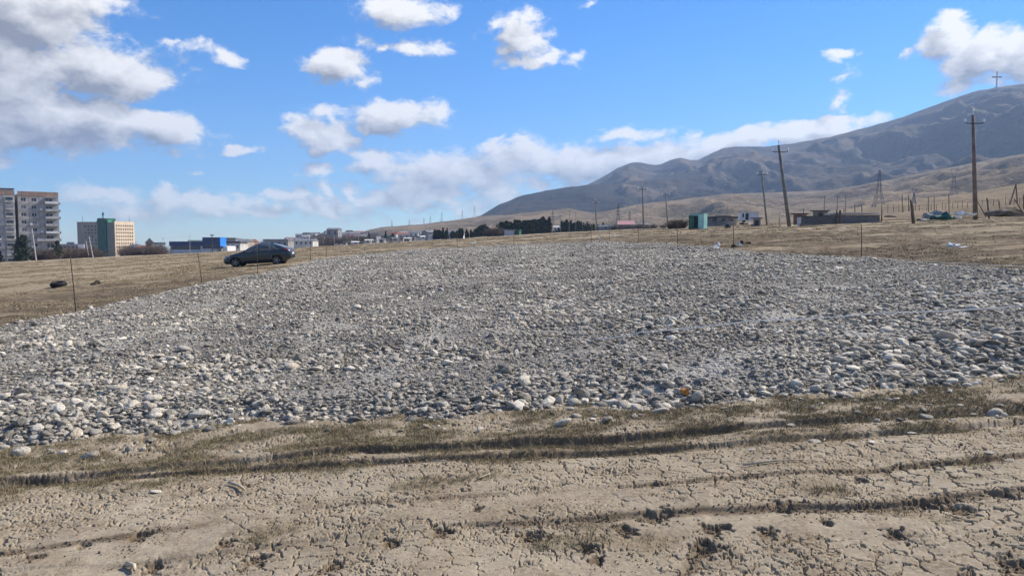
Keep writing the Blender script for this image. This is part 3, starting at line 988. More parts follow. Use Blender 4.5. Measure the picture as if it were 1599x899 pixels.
def build_gravel():
    az = np.radians(np.linspace(-47, 47, 420))
    r = np.exp(np.arange(math.log(5.0), math.log(64), 0.0095))
    Rr, A = np.meshgrid(r, az, indexing='ij')
    X, Y = Rr * np.sin(A), Rr * np.cos(A)
    d = gravel_d(X, Y)
    Z = H1(X, Y) + bed_h(X, Y, d)
    nc = len(az)
    i, j = np.meshgrid(np.arange(len(r) - 1), np.arange(nc - 1), indexing='ij')
    q = np.stack((i * nc + j, (i + 1) * nc + j, (i + 1) * nc + j + 1, i * nc + j + 1), -1).reshape(-1, 4)[:, ::-1]
    keep = (d.ravel()[q] > -0.18).any(1)
    q = q[keep][:, ::-1]
    used = np.unique(q)
    remap = np.full(X.size, -1)
    remap[used] = np.arange(len(used))
    V = np.stack((X, Y, Z), -1).reshape(-1, 3)[used]
    me = np_mesh('gravel_bed', V, [remap[q][:, ::-1]])
    fattr(me, 'track', track_w(V[:, 0], V[:, 1]))
    o = link(bpy.data.objects.new('gravel_bed', me))
    tag(o, kind='structure')
    m = bpy.data.materials.new('fine_gravel')
    m.use_nodes = True
    t = NT(m.node_tree)
    b = m.node_tree.nodes['Principled BSDF']
    b.inputs['Roughness'].default_value = 0.9
    b.inputs['Specular IOR Level'].default_value = 0.15
    P = t.new('ShaderNodeNewGeometry').outputs['Position']
    v1 = t.new('ShaderNodeTexVoronoi', {'Vector': P, 'Scale': 55.0})
    v2 = t.new('ShaderNodeTexVoronoi', {'Vector': P, 'Scale': 18.0})
    g1 = t.new('ShaderNodeSeparateColor', {0: v1.outputs['Color']}).outputs[0]
    c = t.mix(g1, (0.095, 0.086, 0.072), (0.32, 0.29, 0.245))  # bed grains darkened: shade between the stones put into the colour
    sand = t.mix(t.noise(P, 60.0, 4, 0.6), (0.25, 0.227, 0.19), (0.42, 0.385, 0.325))
    c = t.mix(t.ramp(t.noise(P, 1.1, 5, 0.6), 0.42, 0.62), c, sand)
    c = t.mix(t.math('MULTIPLY', attr(t, 'track'), 0.6), c, t.mix(t.noise(P, 60.0, 4, 0.6), (0.36, 0.335, 0.29), (0.52, 0.485, 0.425)))
    t.put(b, 'Base Color', c)
    h = t.math('ADD', t.math('MULTIPLY', v1.outputs['Distance'], -0.4), t.math('MULTIPLY', v2.outputs['Distance'], -1.0))
    t.put(b, 'Normal', t.new('ShaderNodeBump', {'Strength': 1.0, 'Distance': 0.03, 'Height': h}).outputs[0])
    me.materials.append(m)

    # ---- stones
    rs = np.random.default_rng(5)
    allp = []
    for r0, r1, dens, med, sig, lo in ((5.0, 11.5, 1200, 0.0262, 0.58, 0.011), (11.5, 22.0, 520, 0.035, 0.50, 0.02), (22.0, 63.0, 135, 0.058, 0.48, 0.035)):
        a0 = R(46) if r0 < 20 else R(42)
        n = int(dens * a0 * (r1 * r1 - r0 * r0))
        rr = np.sqrt(rs.uniform(r0 * r0, r1 * r1, n))
        aa = rs.uniform(-a0, a0, n)
        x, y = rr * np.sin(aa), rr * np.cos(aa)
        d = gravel_d(x, y)
        edge = rs.uniform(0, 1, n)
        near_edge = (y < 11)
        k = (d > -0.03) | ((d > -0.75) & near_edge & (edge < 0.10 * np.exp(d / 0.28))) | ((d > -1.2) & near_edge & (x > 2.2) & (edge < 0.13 * np.exp(d / 0.9)))
        x, y, d, rr = x[k], y[k], d[k], rr[k]
        patch = fbm(x / 1.4, y / 1.4, 3, 111)
        lump = fbm(x / 6 + 4, y / 6, 2, 113)
        s = np.exp(rs.normal(math.log(med), sig, len(x))) * (1 + 0.45 * patch + 0.25 * lump)
        s *= 1 + 0.35 * np.exp(-((d - 0.25) / 0.45) ** 2) * (y < 12)
        s = np.clip(s, lo, 0.17)
        # bare sandy strips between the heaps
        bare = (patch < -0.32) & (s < 0.05) & (rs.uniform(0, 1, len(x)) < 0.6)
        bare |= rs.uniform(0, 1, len(x)) < 0.55 * track_w(x, y)
        x, y, d, rr, s = x[~bare], y[~bare], d[~bare], rr[~bare], s[~bare]
        allp.append(np.stack((x, y, d, rr, s), 1))
    P = np.concatenate(allp)
    # single cobbles that stand out in the photograph: (px, py, width in px)
    for px, py, wpx in ((455, 590, 30), (706, 610, 28), (790, 600, 40), (1036, 610, 26), (966, 583, 20), (1097, 609, 28), (1272, 511, 24), (556, 497, 22), (371, 522, 18), (826, 577, 24),
                        (290, 565, 28), (881, 606, 24), (313, 655, 36), (456, 658, 30), (1400, 585, 36), (1475, 556, 52), (1436, 570, 30), (1385, 574, 26), (1530, 563, 30), (1330, 590, 26),
                        (185, 622, 34), (98, 612, 26), (1420, 598, 28), (1194, 528, 24), (875, 489, 20), (925, 492, 18), (967, 518, 22), (995, 520, 16), (1355, 570, 22), (1290, 590, 20),
                        (140, 655, 26), (60, 632, 24), (240, 600, 22), (540, 640, 18), (580, 618, 16), (620, 620, 20), (735, 600, 16), (780, 640, 16), (1010, 640, 18), (1150, 615, 20), (20, 640, 22), (325, 606, 20), (1245, 606, 24), (1555, 585, 28)):
        g = on_ground(px, py + 3)
        P = np.concatenate((P, [[g.x, g.y, float(gravel_d(np.array([g.x]), np.array([g.y]))[0]), g.length, wpx * g.y / FPX]]))
    n = len(P)
    x, y, d, rr, s = P.T
    b1 = rs.uniform(0.6, 0.95, n)
    c1 = rs.uniform(0.28, 0.62, n)
    hand = np.arange(n) >= n - 44
    s = np.where(hand, np.minimum(s, 0.30), s)
    c1 = np.where(hand & (s > 0.14), 0.40, c1)
    scl = np.stack((s, s * b1, s * c1), 1)
    tilt = rs.normal(0, R(15), (n, 2))
    wild = rs.uniform(0, 1, n) < 0.12
    tilt[wild] = rs.uniform(-R(60), R(60), (wild.sum(), 2))
    tilt[hand & (s > 0.14)] *= 0.4
    rot = np.stack((tilt[:, 0], tilt[:, 1], rs.uniform(0, 6.28, n)), 1)
    inside = d > -0.1
    zb = np.where(inside, H1(x, y) + bed_h(x, y, d), 0)
    if (~inside).any():
        zb[~inside] = H_near(x[~inside], y[~inside])[0]
    z = zb + s * c1 * np.where(s > 0.06, 0.22, rs.uniform(0.1, 0.5, n))
    co = np.stack((x, y, z), 1)
    app = s / rr * (np.abs(x / y) < 0.72)
    top = np.argsort(-app)[:300]
    rest = np.ones(n, bool)
    rest[top] = False
    for k in top:
        obj('stone', STONES_N[int(rs.integers(0, 10))], o, co[k], rot[k], scl[k])
    nearm = rest & (rr < 20)
    farm = rest & (rr >= 20)
    ng = point_object('gravel', co[nearm], rot[nearm], scl[nearm], rs.integers(0, 10, nearm.sum()), o)
    tag(ng, 'loose grey river gravel of the tipped bed', kind='stuff')
    gn_scatter(ng, [bpy.data.objects.new('stone_kind', me_) for me_ in STONES_N], 'gravel_scatter')
    fg = point_object('coarse_gravel', co[farm], rot[farm], scl[farm], rs.integers(0, 4, farm.sum()), o)
    tag(fg, 'coarser grey gravel beyond the loose front stones of the bed', kind='stuff')
    gn_scatter(fg, [bpy.data.objects.new('far_stone_kind', me_) for me_ in STONES_F], 'far_gravel_scatter')
    print('stones', n)
    return o


GRAVEL = build_gravel()

# flat stones lying loose on the mud
for px, py, wpx, k in ((1272, 688, 22, 1), (1578, 720, 18, 3), (1425, 673, 20, 2), (1175, 701, 18, 0), (1236, 660, 20, 4), (243, 768, 20, 5), (375, 703, 16, 6), (1520, 640, 18, 7), (1560, 652, 14, 8), (1450, 632, 14, 2),
                      (1488, 655, 12, 1), (1546, 710, 22, 6), (1362, 690, 14, 3), (160, 716, 12, 4), (325, 728, 9, 5), (985, 697, 10, 2), (1370, 640, 14, 8), (1320, 655, 10, 9), (1590, 668, 14, 7), (1165, 745, 7, 2)):
    g = on_ground(px, py)
    w = wpx * g.y / FPX
    o = obj('stone', STONES_N[k], GROUND, (g.x, g.y, ground_z(g.x, g.y) + w * 0.06), (random.uniform(-.12, .12), random.uniform(-.12, .12), random.uniform(0, 6)), (w, w * .8, w * .28))


# ------------------------------------------------------------------ grass
def grass_material(name, cols):
    m = bpy.data.materials.new(name)
    m.use_nodes = True
    t = NT(m.node_tree)
    b = m.node_tree.nodes['Principled BSDF']
    b.inputs['Roughness'].default_value = 0.8
    b.inputs['Specular IOR Level'].default_value = 0.15
    cr = t.new('ShaderNodeValToRGB', {0: t.new('ShaderNodeObjectInfo').outputs['Random']})
    e = cr.color_ramp.elements
    e[0].color, e[1].color = cols[0] + (1,), cols[-1] + (1,)
    for i, c in enumerate(cols[1:-1]):
        q = e.new((i + 1) / (len(cols) - 1))
        q.color = c + (1,)
    t.put(b, 'Base Color', cr.outputs[0])
    return m


def tuft(seed, blades, h, spread, width, mat):
    rs = random.Random(seed)
    mb = MB()
    for _ in range(blades):
        a, rr = rs.uniform(0, 6.28), spread * math.sqrt(rs.random())
        x, y = rr * math.cos(a), rr * math.sin(a)
        hh = h * rs.uniform(0.4, 1.0)
        la, lean = rs.uniform(0, 6.28), rs.uniform(0.2, 1.2) * hh
        wa = rs.uniform(0, 3.14)
        wx, wy = width * math.cos(wa), width * math.sin(wa)
        mx, my = x + lean * .35 * math.cos(la), y + lean * .35 * math.sin(la)
        tx, ty = x + lean * math.cos(la), y + lean * math.sin(la)
        mb.add([(x - wx, y - wy, -0.005), (x + wx, y + wy, -0.005), (mx + wx * .8, my + wy * .8, hh * .6), (mx - wx * .8, my - wy * .8, hh * .6), (tx, ty, hh)], [(0, 1, 2, 3), (3, 2, 4)])
    me = bpy.data.meshes.new('grass_tuft')
    me.from_pydata(mb.v, [], mb.f)
    me.materials.append(mat)
    return bpy.data.objects.new('grass_tuft', me)


M_TURF = grass_material('grazed_turf', [(0.20, 0.155, 0.09), (0.27, 0.21, 0.125), (0.12, 0.125, 0.055), (0.33, 0.265, 0.165), (0.22, 0.17, 0.10)])
M_DRY = grass_material('dry_grass', [(0.31, 0.24, 0.145), (0.40, 0.32, 0.20), (0.25, 0.19, 0.115), (0.45, 0.37, 0.245)])


def build_grass():
    rs = np.random.default_rng(15)
    n = 230000
    rr = np.sqrt(rs.uniform(3.0 ** 2, 9.6 ** 2, n))
    aa = rs.uniform(-R(41), R(41), n)
    x, y = rr * np.sin(aa), rr * np.cos(aa)
    z, g, c = H_near(x, y)
    d = gravel_d(x, y)
    k = (rs.uniform(0, 1, n) < np.clip((g - 0.28) * 0.9, 0, 0.5)) & (d < 0.05)
    x, y, z = x[k], y[k], z[k]
    m = len(x)
    s = rs.uniform(0.5, 1.3, m)
    o = point_object('turf_grass', np.stack((x, y, z), 1), np.stack((np.zeros(m), np.zeros(m), rs.uniform(0, 6.28, m)), 1), np.stack((s, s, s * rs.uniform(.5, 1.2, m)), 1), rs.choice(8, m, p=[.2, .2, .2, .2, .1, .06, .03, .01]))
    tag(o, 'short brown and green turf along the gravel edge', 'grass', kind='stuff')
    gn_scatter(o, [tuft(i, 14, 0.021, 0.035, 0.0014, M_TURF) for i in range(5)] + [tuft(40, 9, 0.045, 0.03, 0.0012, M_DRY), tuft(41, 5, 0.075, 0.025, 0.0013, M_DRY), tuft(42, 7, 0.10, 0.03, 0.0015, M_DRY)], 'turf_scatter')
    print('turf', m)
    n = 150000
    rr = np.exp(rs.uniform(math.log(13), math.log(190), n))
    aa = rs.uniform(-R(40), R(40), n)
    x, y = rr * np.sin(aa), rr * np.cos(aa)
    z, g, c = H_near(x, y)
    d = gravel_d(x, y)
    dens = smooth(fbm(x / 5, y / 5, 3, 121), -0.35, 0.4) * (1 - 0.9 * np.clip(c, 0, 1))
    k = (d < -0.25) & (rs.uniform(0, 1, n) < dens * 0.95)
    x, y, z, rr = x[k], y[k], z[k], rr[k]
    m = len(x)
    s = rs.uniform(0.5, 1.3, m) * (0.7 + rr / 90)
    o = point_object('field_grass', np.stack((x, y, z), 1), np.stack((np.zeros(m), np.zeros(m), rs.uniform(0, 6.28, m)), 1), np.stack((s * 1.5, s * 1.5, s * rs.uniform(.4, 1.1, m)), 1), rs.integers(0, 4, m))
    tag(o, 'dry tan grass of the open field', 'grass', kind='stuff')
    gn_scatter(o, [tuft(20 + i, 14, 0.075, 0.10, 0.005, M_DRY) for i in range(4)], 'field_scatter')
    print('field', m)


build_grass()


def build_crumbs():
    """loose crumbs of dried mud and plant debris, thickest along the ruts and prints"""
    m = material('soil_crumb', (0.25, 0.195, 0.132), 1.0, 0.25, 3.0, col2=(0.13, 0.10, 0.068))
    kinds = []
    for i in range(4):
        me = stone_mesh(980 + i, 1, 6)
        me.materials.clear()
        me.materials.append(m)
        me.polygons.foreach_set('use_smooth', np.full(len(me.polygons), False))
        kinds.append(bpy.data.objects.new('crumb_kind', me))
    rs = np.random.default_rng(25)
    n = 150000
    rr = np.sqrt(rs.uniform(2.9 ** 2, 7.6 ** 2, n))
    aa = rs.uniform(-R(39), R(39), n)
    x, y = rr * np.sin(aa), rr * np.cos(aa)
    z, g, c = H_near(x, y)
    patch = fbm(x / 0.45, y / 0.3, 4, 131)
    pr = 0.02 + 0.55 * smooth(c, 0.15, 0.8) + 0.30 * smooth(patch, 0.15, 0.8)
    k = (rs.uniform(0, 1, n) < pr) & (gravel_d(x, y) < -0.05)
    x, y, z, c = x[k], y[k], z[k], c[k]
    mm = len(x)
    s = np.clip(np.exp(rs.normal(math.log(0.008), 0.45, mm)), 0.004, 0.028) * (1 + .3 * (c > .4))
    o = point_object('soil_crumbs', np.stack((x, y, z + s * .2), 1), rs.uniform(0, 6.28, (mm, 3)), np.stack((s, s * rs.uniform(.6, 1, mm), s * rs.uniform(.4, .9, mm)), 1), rs.integers(0, 4, mm))
    tag(o, 'loose brown crumbs of dried mud along the wheel tracks', 'soil', kind='stuff')
    gn_scatter(o, kinds, 'crumb_scatter')


build_crumbs()
# ------------------------------------------------------------------ shared materials
M_CONC = material('weathered_concrete', (0.42, 0.40, 0.37), 0.9, 0.2, 0.6, bump=0.02, bscale=6)
M_CONC_L = material('pale_panel', (0.52, 0.50, 0.47), 0.9, 0.16, 0.35, bump=0.01, bscale=4)
M_CONC_D = material('grey_panel', (0.36, 0.35, 0.345), 0.9, 0.16, 0.35, bump=0.01, bscale=4)
M_RUST = material('rusty_parapet', (0.33, 0.20, 0.145), 0.9, 0.25, 0.8, col2=(0.25, 0.21, 0.18))
M_GLASS = material('dark_window_glass', (0.035, 0.04, 0.05), 0.12, 0.1, 1.0, spec=0.6)
M_FRAME = material('white_window_frame', (0.62, 0.61, 0.59), 0.6, 0.1, 2.0)
M_WHITE = material('white_paint', (0.74, 0.73, 0.71), 0.7, 0.08, 0.8)
M_BALC = material('balcony_sheet', (0.47, 0.46, 0.44), 0.85, 0.2, 0.7)
M_GREEN = material('green_tower', (0.020, 0.105, 0.068), 0.6, 0.15, 0.3)
M_TAUPE = material('brown_grey_render', (0.34, 0.28, 0.24), 0.9, 0.1, 0.2)
M_CREAM = material('cream_render', (0.70, 0.56, 0.40), 0.9, 0.06, 0.2)
M_OLIVE = material('grey_green_render', (0.20, 0.20, 0.165), 0.9, 0.1, 0.2)
M_NAVY = material('navy_cladding', (0.022, 0.045, 0.13), 0.5, 0.1, 0.3)
M_BLUE = material('sunlit_blue_cladding', (0.035, 0.24, 0.72), 0.5, 0.08, 0.3)
M_SILVER = material('silver_cladding', (0.50, 0.51, 0.53), 0.5, 0.08, 0.3)
M_DARK = material('dark_metal', (0.05, 0.05, 0.052), 0.6, 0.2, 2.0)
M_STEEL = material('galvanised_steel', (0.17, 0.175, 0.185), 0.6, 0.15, 1.0)
M_POLE = material('pole_concrete', (0.21, 0.195, 0.18), 0.9, 0.2, 1.0, bump=0.01, bscale=12)
M_POLE_B = material('brown_pole_concrete', (0.20, 0.155, 0.13), 0.9, 0.2, 1.0, bump=0.01, bscale=12)
M_POLE_W = material('pale_pole_concrete', (0.55, 0.53, 0.50), 0.9, 0.15, 1.0)
M_WOOD = material('weathered_post_wood', (0.145, 0.105, 0.078), 0.9, 0.25, 4.0, streak=(6, 6, 0.6))
M_TEAL = material('teal_sheet_metal', (0.30, 0.56, 0.52), 0.55, 0.14, 1.3, col2=(0.27, 0.47, 0.44), bump=0.01, bscale=8)
M_DGREEN = material('dark_green_sheet_metal', (0.045, 0.13, 0.085), 0.6, 0.15, 1.5)
M_ROOFG = material('grey_roof', (0.25, 0.25, 0.26), 0.8, 0.2, 0.7)
M_ROOFR = material('red_roof', (0.36, 0.15, 0.11), 0.85, 0.2, 0.7)
M_ROOFP = material('pink_roof', (0.62, 0.33, 0.31), 0.8, 0.12, 0.5)
M_ROOFD = material('dark_roof', (0.10, 0.09, 0.085), 0.85, 0.2, 0.7)
M_WALLW = material('whitewashed_wall', (0.62, 0.60, 0.56), 0.9, 0.12, 0.5)
M_WALLB = material('beige_wall', (0.48, 0.41, 0.33), 0.9, 0.12, 0.5)
M_WALLG = material('grey_wall', (0.31, 0.30, 0.29), 0.9, 0.15, 0.5)
M_BRICK = material('old_brick_wall', (0.30, 0.17, 0.12), 0.9, 0.2, 1.0)
M_BLOCK = material('sooty_concrete_block', (0.24, 0.23, 0.215), 0.95, 0.25, 1.2, bump=0.03, bscale=9)
M_BLOCKD = material('dark_sheet_wall', (0.17, 0.165, 0.158), 0.9, 0.25, 1.5, bump=0.02, bscale=9)
M_TARP = material('green_tarpaulin', (0.018, 0.105, 0.08), 0.6, 0.2, 1.5)
M_BAG = material('white_plastic', (0.80, 0.79, 0.76), 0.55, 0.06, 3.0)
M_RUBBER = material('tyre_rubber', (0.025, 0.024, 0.023), 0.8, 0.2, 6.0)
M_CLOD = material('dark_earth_clod', (0.10, 0.075, 0.05), 1.0, 0.3, 4.0, bump=0.05, bscale=9)
M_DIRT = material('heaped_earth', (0.20, 0.155, 0.105), 1.0, 0.25, 2.0, bump=0.08, bscale=5)
M_INS = material('white_insulator', (0.75, 0.76, 0.78), 0.25, 0.05, 3.0, spec=0.6)


def part(parent, name, mat, x0, x1, y0, y1, z0, z1):
    return MB().box(x0, x1, y0, y1, z0, z1).build(name, mat, parent)


def yaw_to(nx, ny):
    """rotation that turns local -y towards (nx, ny)"""
    return math.atan2(nx, -ny)


def seen(px, py, names=None):
    """first surface of the land behind a pixel"""
    dg = bpy.context.evaluated_depsgraph_get()
    d = ray(px, py).normalized()
    best = None
    for n in (names or list(HILLS)):
        o = bpy.data.objects[n]
        ok, loc, nor, idx = o.ray_cast(Vector((0, 0, EYE)), d)
        if ok and (best is None or loc.length < best.length):
            best = loc.copy()
    return best


# ------------------------------------------------------------------ apartment block
def panel_mesh(w, h, win, mat, name='panel'):
    """a facade panel w x h, 0.25 thick, with an opening win=(x0,x1,z0,z1) or None; front at y=0"""
    g = 0.03
    mb = MB()
    if win is None:
        mb.box(g, w - g, 0, 0.25, g, h - g)
    else:
        a, b, c, d = win
        mb.box(g, a, 0, 0.25, g, h - g).box(b, w - g, 0, 0.25, g, h - g).box(a, b, 0, 0.25, g, c).box(a, b, 0, 0.25, d, h - g)
    return mb.mesh(name, mat)


def window_meshes(w, h, glass):
    f = 0.09
    fr = MB().box(0, w, .1, .2, 0, f).box(0, w, .1, .2, h - f, h).box(0, f, .1, .2, f, h - f).box(w - f, w, .1, .2, f, h - f).box(w * .5 - .04, w * .5 + .04, .1, .2, f, h - f).mesh('window', M_FRAME)
    pn = MB().box(f, w - f, .16, .18, f, h - f).mesh('pane', glass)
    return fr, pn


def apartment():
    Y = 290.0
    p = spot(65, Y)
    root = empty('apartment_building', (p.x, p.y, p.z - 0.6), yaw_to(0.64, -0.77),
                 'tall grey panel apartment block with rusty parapet and patched balconies', 'building')
    M_PAIN = material('pale_curtained_glass', (0.26, 0.27, 0.29), 0.3, 0.25, 0.4)
    FH, N = 2.83, 9
    sections = [  # x0, bays (width, kind), front y, floors material
        (-6.6, [(3.5, 'w'), (3.3, 'w'), (6.5, 'b')], 0.0, M_CONC_D, 'right'),
        (-25.3, [(3.4, 'b'), (3.2, 'w'), (3.6, 'b'), (3.8, 'w'), (3.6, 'g')], -1.4, M_CONC_L, 'left'),
    ]
    cache = {}
    rs = random.Random(4)
    fw, pw = window_meshes(1.7, 1.45, M_GLASS)
    fw2, pw2 = window_meshes(1.7, 1.45, M_PAIN)
    fb, pb = window_meshes(2.4, 1.9, M_GLASS)
    for x0, bays, fy, mat, side in sections:
        W = sum(b[0] for b in bays)
        part(root, 'wall', mat, x0 + .02, x0 + W - .02, fy + 0.3, fy + 13.0, 0, N * FH + 1.2)
        part(root, 'plinth', M_CONC, x0 - .02, x0 + W + .02, fy - 0.06, fy + .28, 0, 0.9)
        x = x0
        for bw, kind in bays:
            for k in range(N):
                z = 0.9 + k * FH
                win = (bw / 2 - .85, bw / 2 + .85, 0.8, 2.25) if kind != 'b' else (bw / 2 - 1.2, bw / 2 + 1.2, 0.25, 2.15)
                tone = rs.choice((mat, mat, M_CONC, M_CONC_D))
                key = (bw, kind, side, tone.name)
                if key not in cache:
                    cache[key] = panel_mesh(bw, FH, win, tone)
                pn = obj('panel', cache[key], root, (x, fy, z))
                if kind == 'b':
                    a, b = fb, pb
                else:
                    a, b = (fw, pw) if rs.random() < .6 else (fw2, pw2)
                wd = obj('window', a, root, (x + win[0], fy, z + win[2]))
                obj('pane', b, wd)
                if kind == 'b' and k > 0 and not (k == 2 and side == 'right'):
                    bx0, bx1 = x + bw / 2 - 1.75, x + bw / 2 + 1.75
                    if side == 'right':
                        bx0, bx1 = x + 1.9, x + 6.2
                        if k in (2, 3):
                            bx0 = x - 1.2
                    bal = MB().box(bx0, bx1, fy - 1.15, fy - .005, z, z + .16).build('balcony', M_CONC, root)
                    bm_ = M_WHITE if (k in (4, 8) and side == 'right') else (M_BALC if rs.random() < .7 else M_CONC_L)
                    hh = rs.choice((0.95, 1.0, 1.05))
                    MB().box(bx0, bx1, fy - 1.14, fy - 1.06, z + .165, z + hh).box(bx0, bx0 + .07, fy - 1.055, fy - .01, z + .165, z + hh).box(bx1 - .07, bx1, fy - 1.055, fy - .01, z + .165, z + hh).build('parapet', bm_, bal)
                    if rs.random() < .35 or (side == 'right' and k == 8):
                        MB().box(bx0, bx1, fy - 1.13, fy - .01, z + 2.5, z + 2.58).build('canopy', M_WHITE if k == 8 else M_BALC, bal)
                if kind == 'g':
                    gb = MB().box(x + .5, x + bw - .5, fy - .5, fy - .005, z + .3, z + 2.3).build('glazed_bay', M_BALC, root)
                    MB().box(x + .7, x + bw - .7, fy - .53, fy - .505, z + 1.05, z + 2.1).build('pane', M_PAIN if rs.random() < .5 else M_GLASS, gb)
            x += bw
        zt = 0.9 + N * FH
        nb = int(W / 1.3)
        for i in range(nb):
            part(root, 'parapet_panel', M_RUST, x0 + i * W / nb + .02, x0 + (i + 1) * W / nb - .02, fy - .05 - .03 * (i % 2), fy + .22, zt + .02, zt + 1.75)
        part(root, 'roof', M_CONC, x0, x0 + W, fy + .24, fy + 13.02, zt + .35, zt + .7)
    ac = MB().box(0, .85, -.32, -.02, 0, .6).mesh('air_conditioner', M_WHITE)
    for k, x in ((2, -2.7), (4, .4), (5, -3.0), (7, .35), (6, -9.3), (3, -13.2)):
        obj('air_conditioner', ac, root, (x, -1.4 if x < -7 else 0, .9 + k * FH + .5))
    # side balconies on the right-hand end
    for k in (3, 4, 6, 7, 8):
        z = 0.9 + k * FH
        b = MB().box(6.72, 7.75, 3.0, 6.2, z, z + .16).build('balcony', M_CONC, root)
        MB().box(7.66, 7.74, 3.0, 6.2, z + .165, z + 1.0).build('parapet', M_BALC, b)
    zt = 0.9 + N * FH
    part(root, 'lift_room', M_WALLG, -12.5, -7.4, 3.0, 8.0, zt + .705, zt + 2.6)
    part(root, 'lift_room_roof', M_ROOFD, -12.8, -7.1, 2.7, 8.3, zt + 2.605, zt + 2.85)
    return root


apartment()


# ------------------------------------------------------------------ green-towered office block
def office():
    Y = 600.0
    p = spot(160, Y)
    base = p.z - 3
    # local x runs along the shaded front; local -y is the shaded side, local +x the sunlit side
    root = empty('office_building', (p.x, p.y, base), yaw_to(-0.30, -0.954), 'office block with a dark green stair tower between brown-grey and cream wings', 'building')
    top = at(160, 348, Y).z - base
    part(root, 'wing', M_TAUPE, -23.5, 0, 0, 11, 0, top)
    part(root, 'roof_parapet', M_TAUPE, -23.6, 0.05, -.1, .3, top + .005, top + .9)
    part(root, 'tower', M_GREEN, 0.05, 8.2, -3.0, 7, 0, at(160, 341, Y).z - base)
    part(root, 'tower_bay', material('sunlit_green_render', (0.05, 0.21, 0.135), .6, .1, .3), 8.22, 9.4, -2.0, 2.0, 0, at(160, 343, Y).z - base)  # brighter copy of the tower green; sunlight on its narrow side painted in
    part(root, 'cream_wing', M_CREAM, 9.42, 16.4, -2.2, 17.5, 0, top + .3)
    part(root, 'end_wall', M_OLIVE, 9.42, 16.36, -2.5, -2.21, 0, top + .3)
    part(root, 'roof_parapet', M_CREAM, 16.1, 16.45, -2.2, 17.5, top + .31, top + 1.0)
    wm = MB().box(0, 1.5, -.06, .1, 0, 1.3).mesh('window', M_GLASS)
    wl = MB().box(-.1, .06, 0, 1.1, 0, 1.4).mesh('window', M_GLASS)
    rows = [top - 3.3, top - 5.9, top - 8.6, top - 11.4, top - 14.2, top - 17.0]
    for r_, z in enumerate(rows):
        for c in range(5):
            if (r_ in (1, 4) and c == 0) or (r_ == 3 and c in (1, 3)):
                continue
            obj('window', wm, root, (-16.0 + c * 3.4, -.02, z))
    for r_ in range(8):
        for c in range(8):
            obj('window', wl, root, (16.42, -1.0 + c * 2.25, top - 3.0 - r_ * 2.75))
    part(root, 'entrance_canopy', M_DARK, 9.6, 22, -4.5, -2.6, 3.0, 3.5)
    for x, y, h in ((-22, 4, 4.2), (-5, 5, 3.0), (14.0, 15, 4.5), (2.0, 0, 5.5)):
        MB().tube([(x, y, top + .3), (x, y, top + h + 1.5)], .12, 5).build('antenna', M_DARK, root)
    MB().tube([(3.0, 0, top + 2.5), (3.0, 0, top + 8.6)], .3, 6).box(2.4, 3.6, -.4, .4, top + 6.0, top + 7.6).build('antenna_mast', M_DARK, root)
    part(root, 'roof_hut', M_WALLG, -8, -2, 4, 9, top, top + 1.9)


office()


def slab_block(px, Y, w, d, h, label, mw, rot, rows, cols, cat='building', name='apartment_building', panel=None, group=None):
    p = spot(px, Y)
    z = p.z - 2
    root = empty(name, (p.x, p.y, z), rot, label, cat, group)
    part(root, 'wall', mw, -w / 2, w / 2, 0, d, 0, h)
    part(root, 'roof', M_ROOFG, -w / 2 - .3, w / 2 + .3, -.3, d + .3, h + .01, h + .6)
    wm = MB().box(0, 1.6, -.05, .1, 0, 1.4).mesh('window', M_GLASS)
    for r_ in range(rows):
        for c in range(cols):
            obj('window', wm, root, (-w / 2 + (c + .5) * w / cols - .8, -.02, h - 2.4 - r_ * (h - 2.5) / rows))
    if panel:
        part(root, 'white_gable', M_WHITE, w / 2 - panel[0], w / 2 + .35, -.5, -.32, h - panel[1], h + .2)
    return root


slab_block(113, 560, 16, 10, 16.5, 'low grey block with a white end panel between the tower block and office', M_CONC_D, yaw_to(.4, -.9), 5, 6, panel=(3.4, 6))
part(bpy.data.objects['apartment_building.001'], 'roof_hut', M_WALLG, -3, 2, 3, 7, 17.1, 18.6)


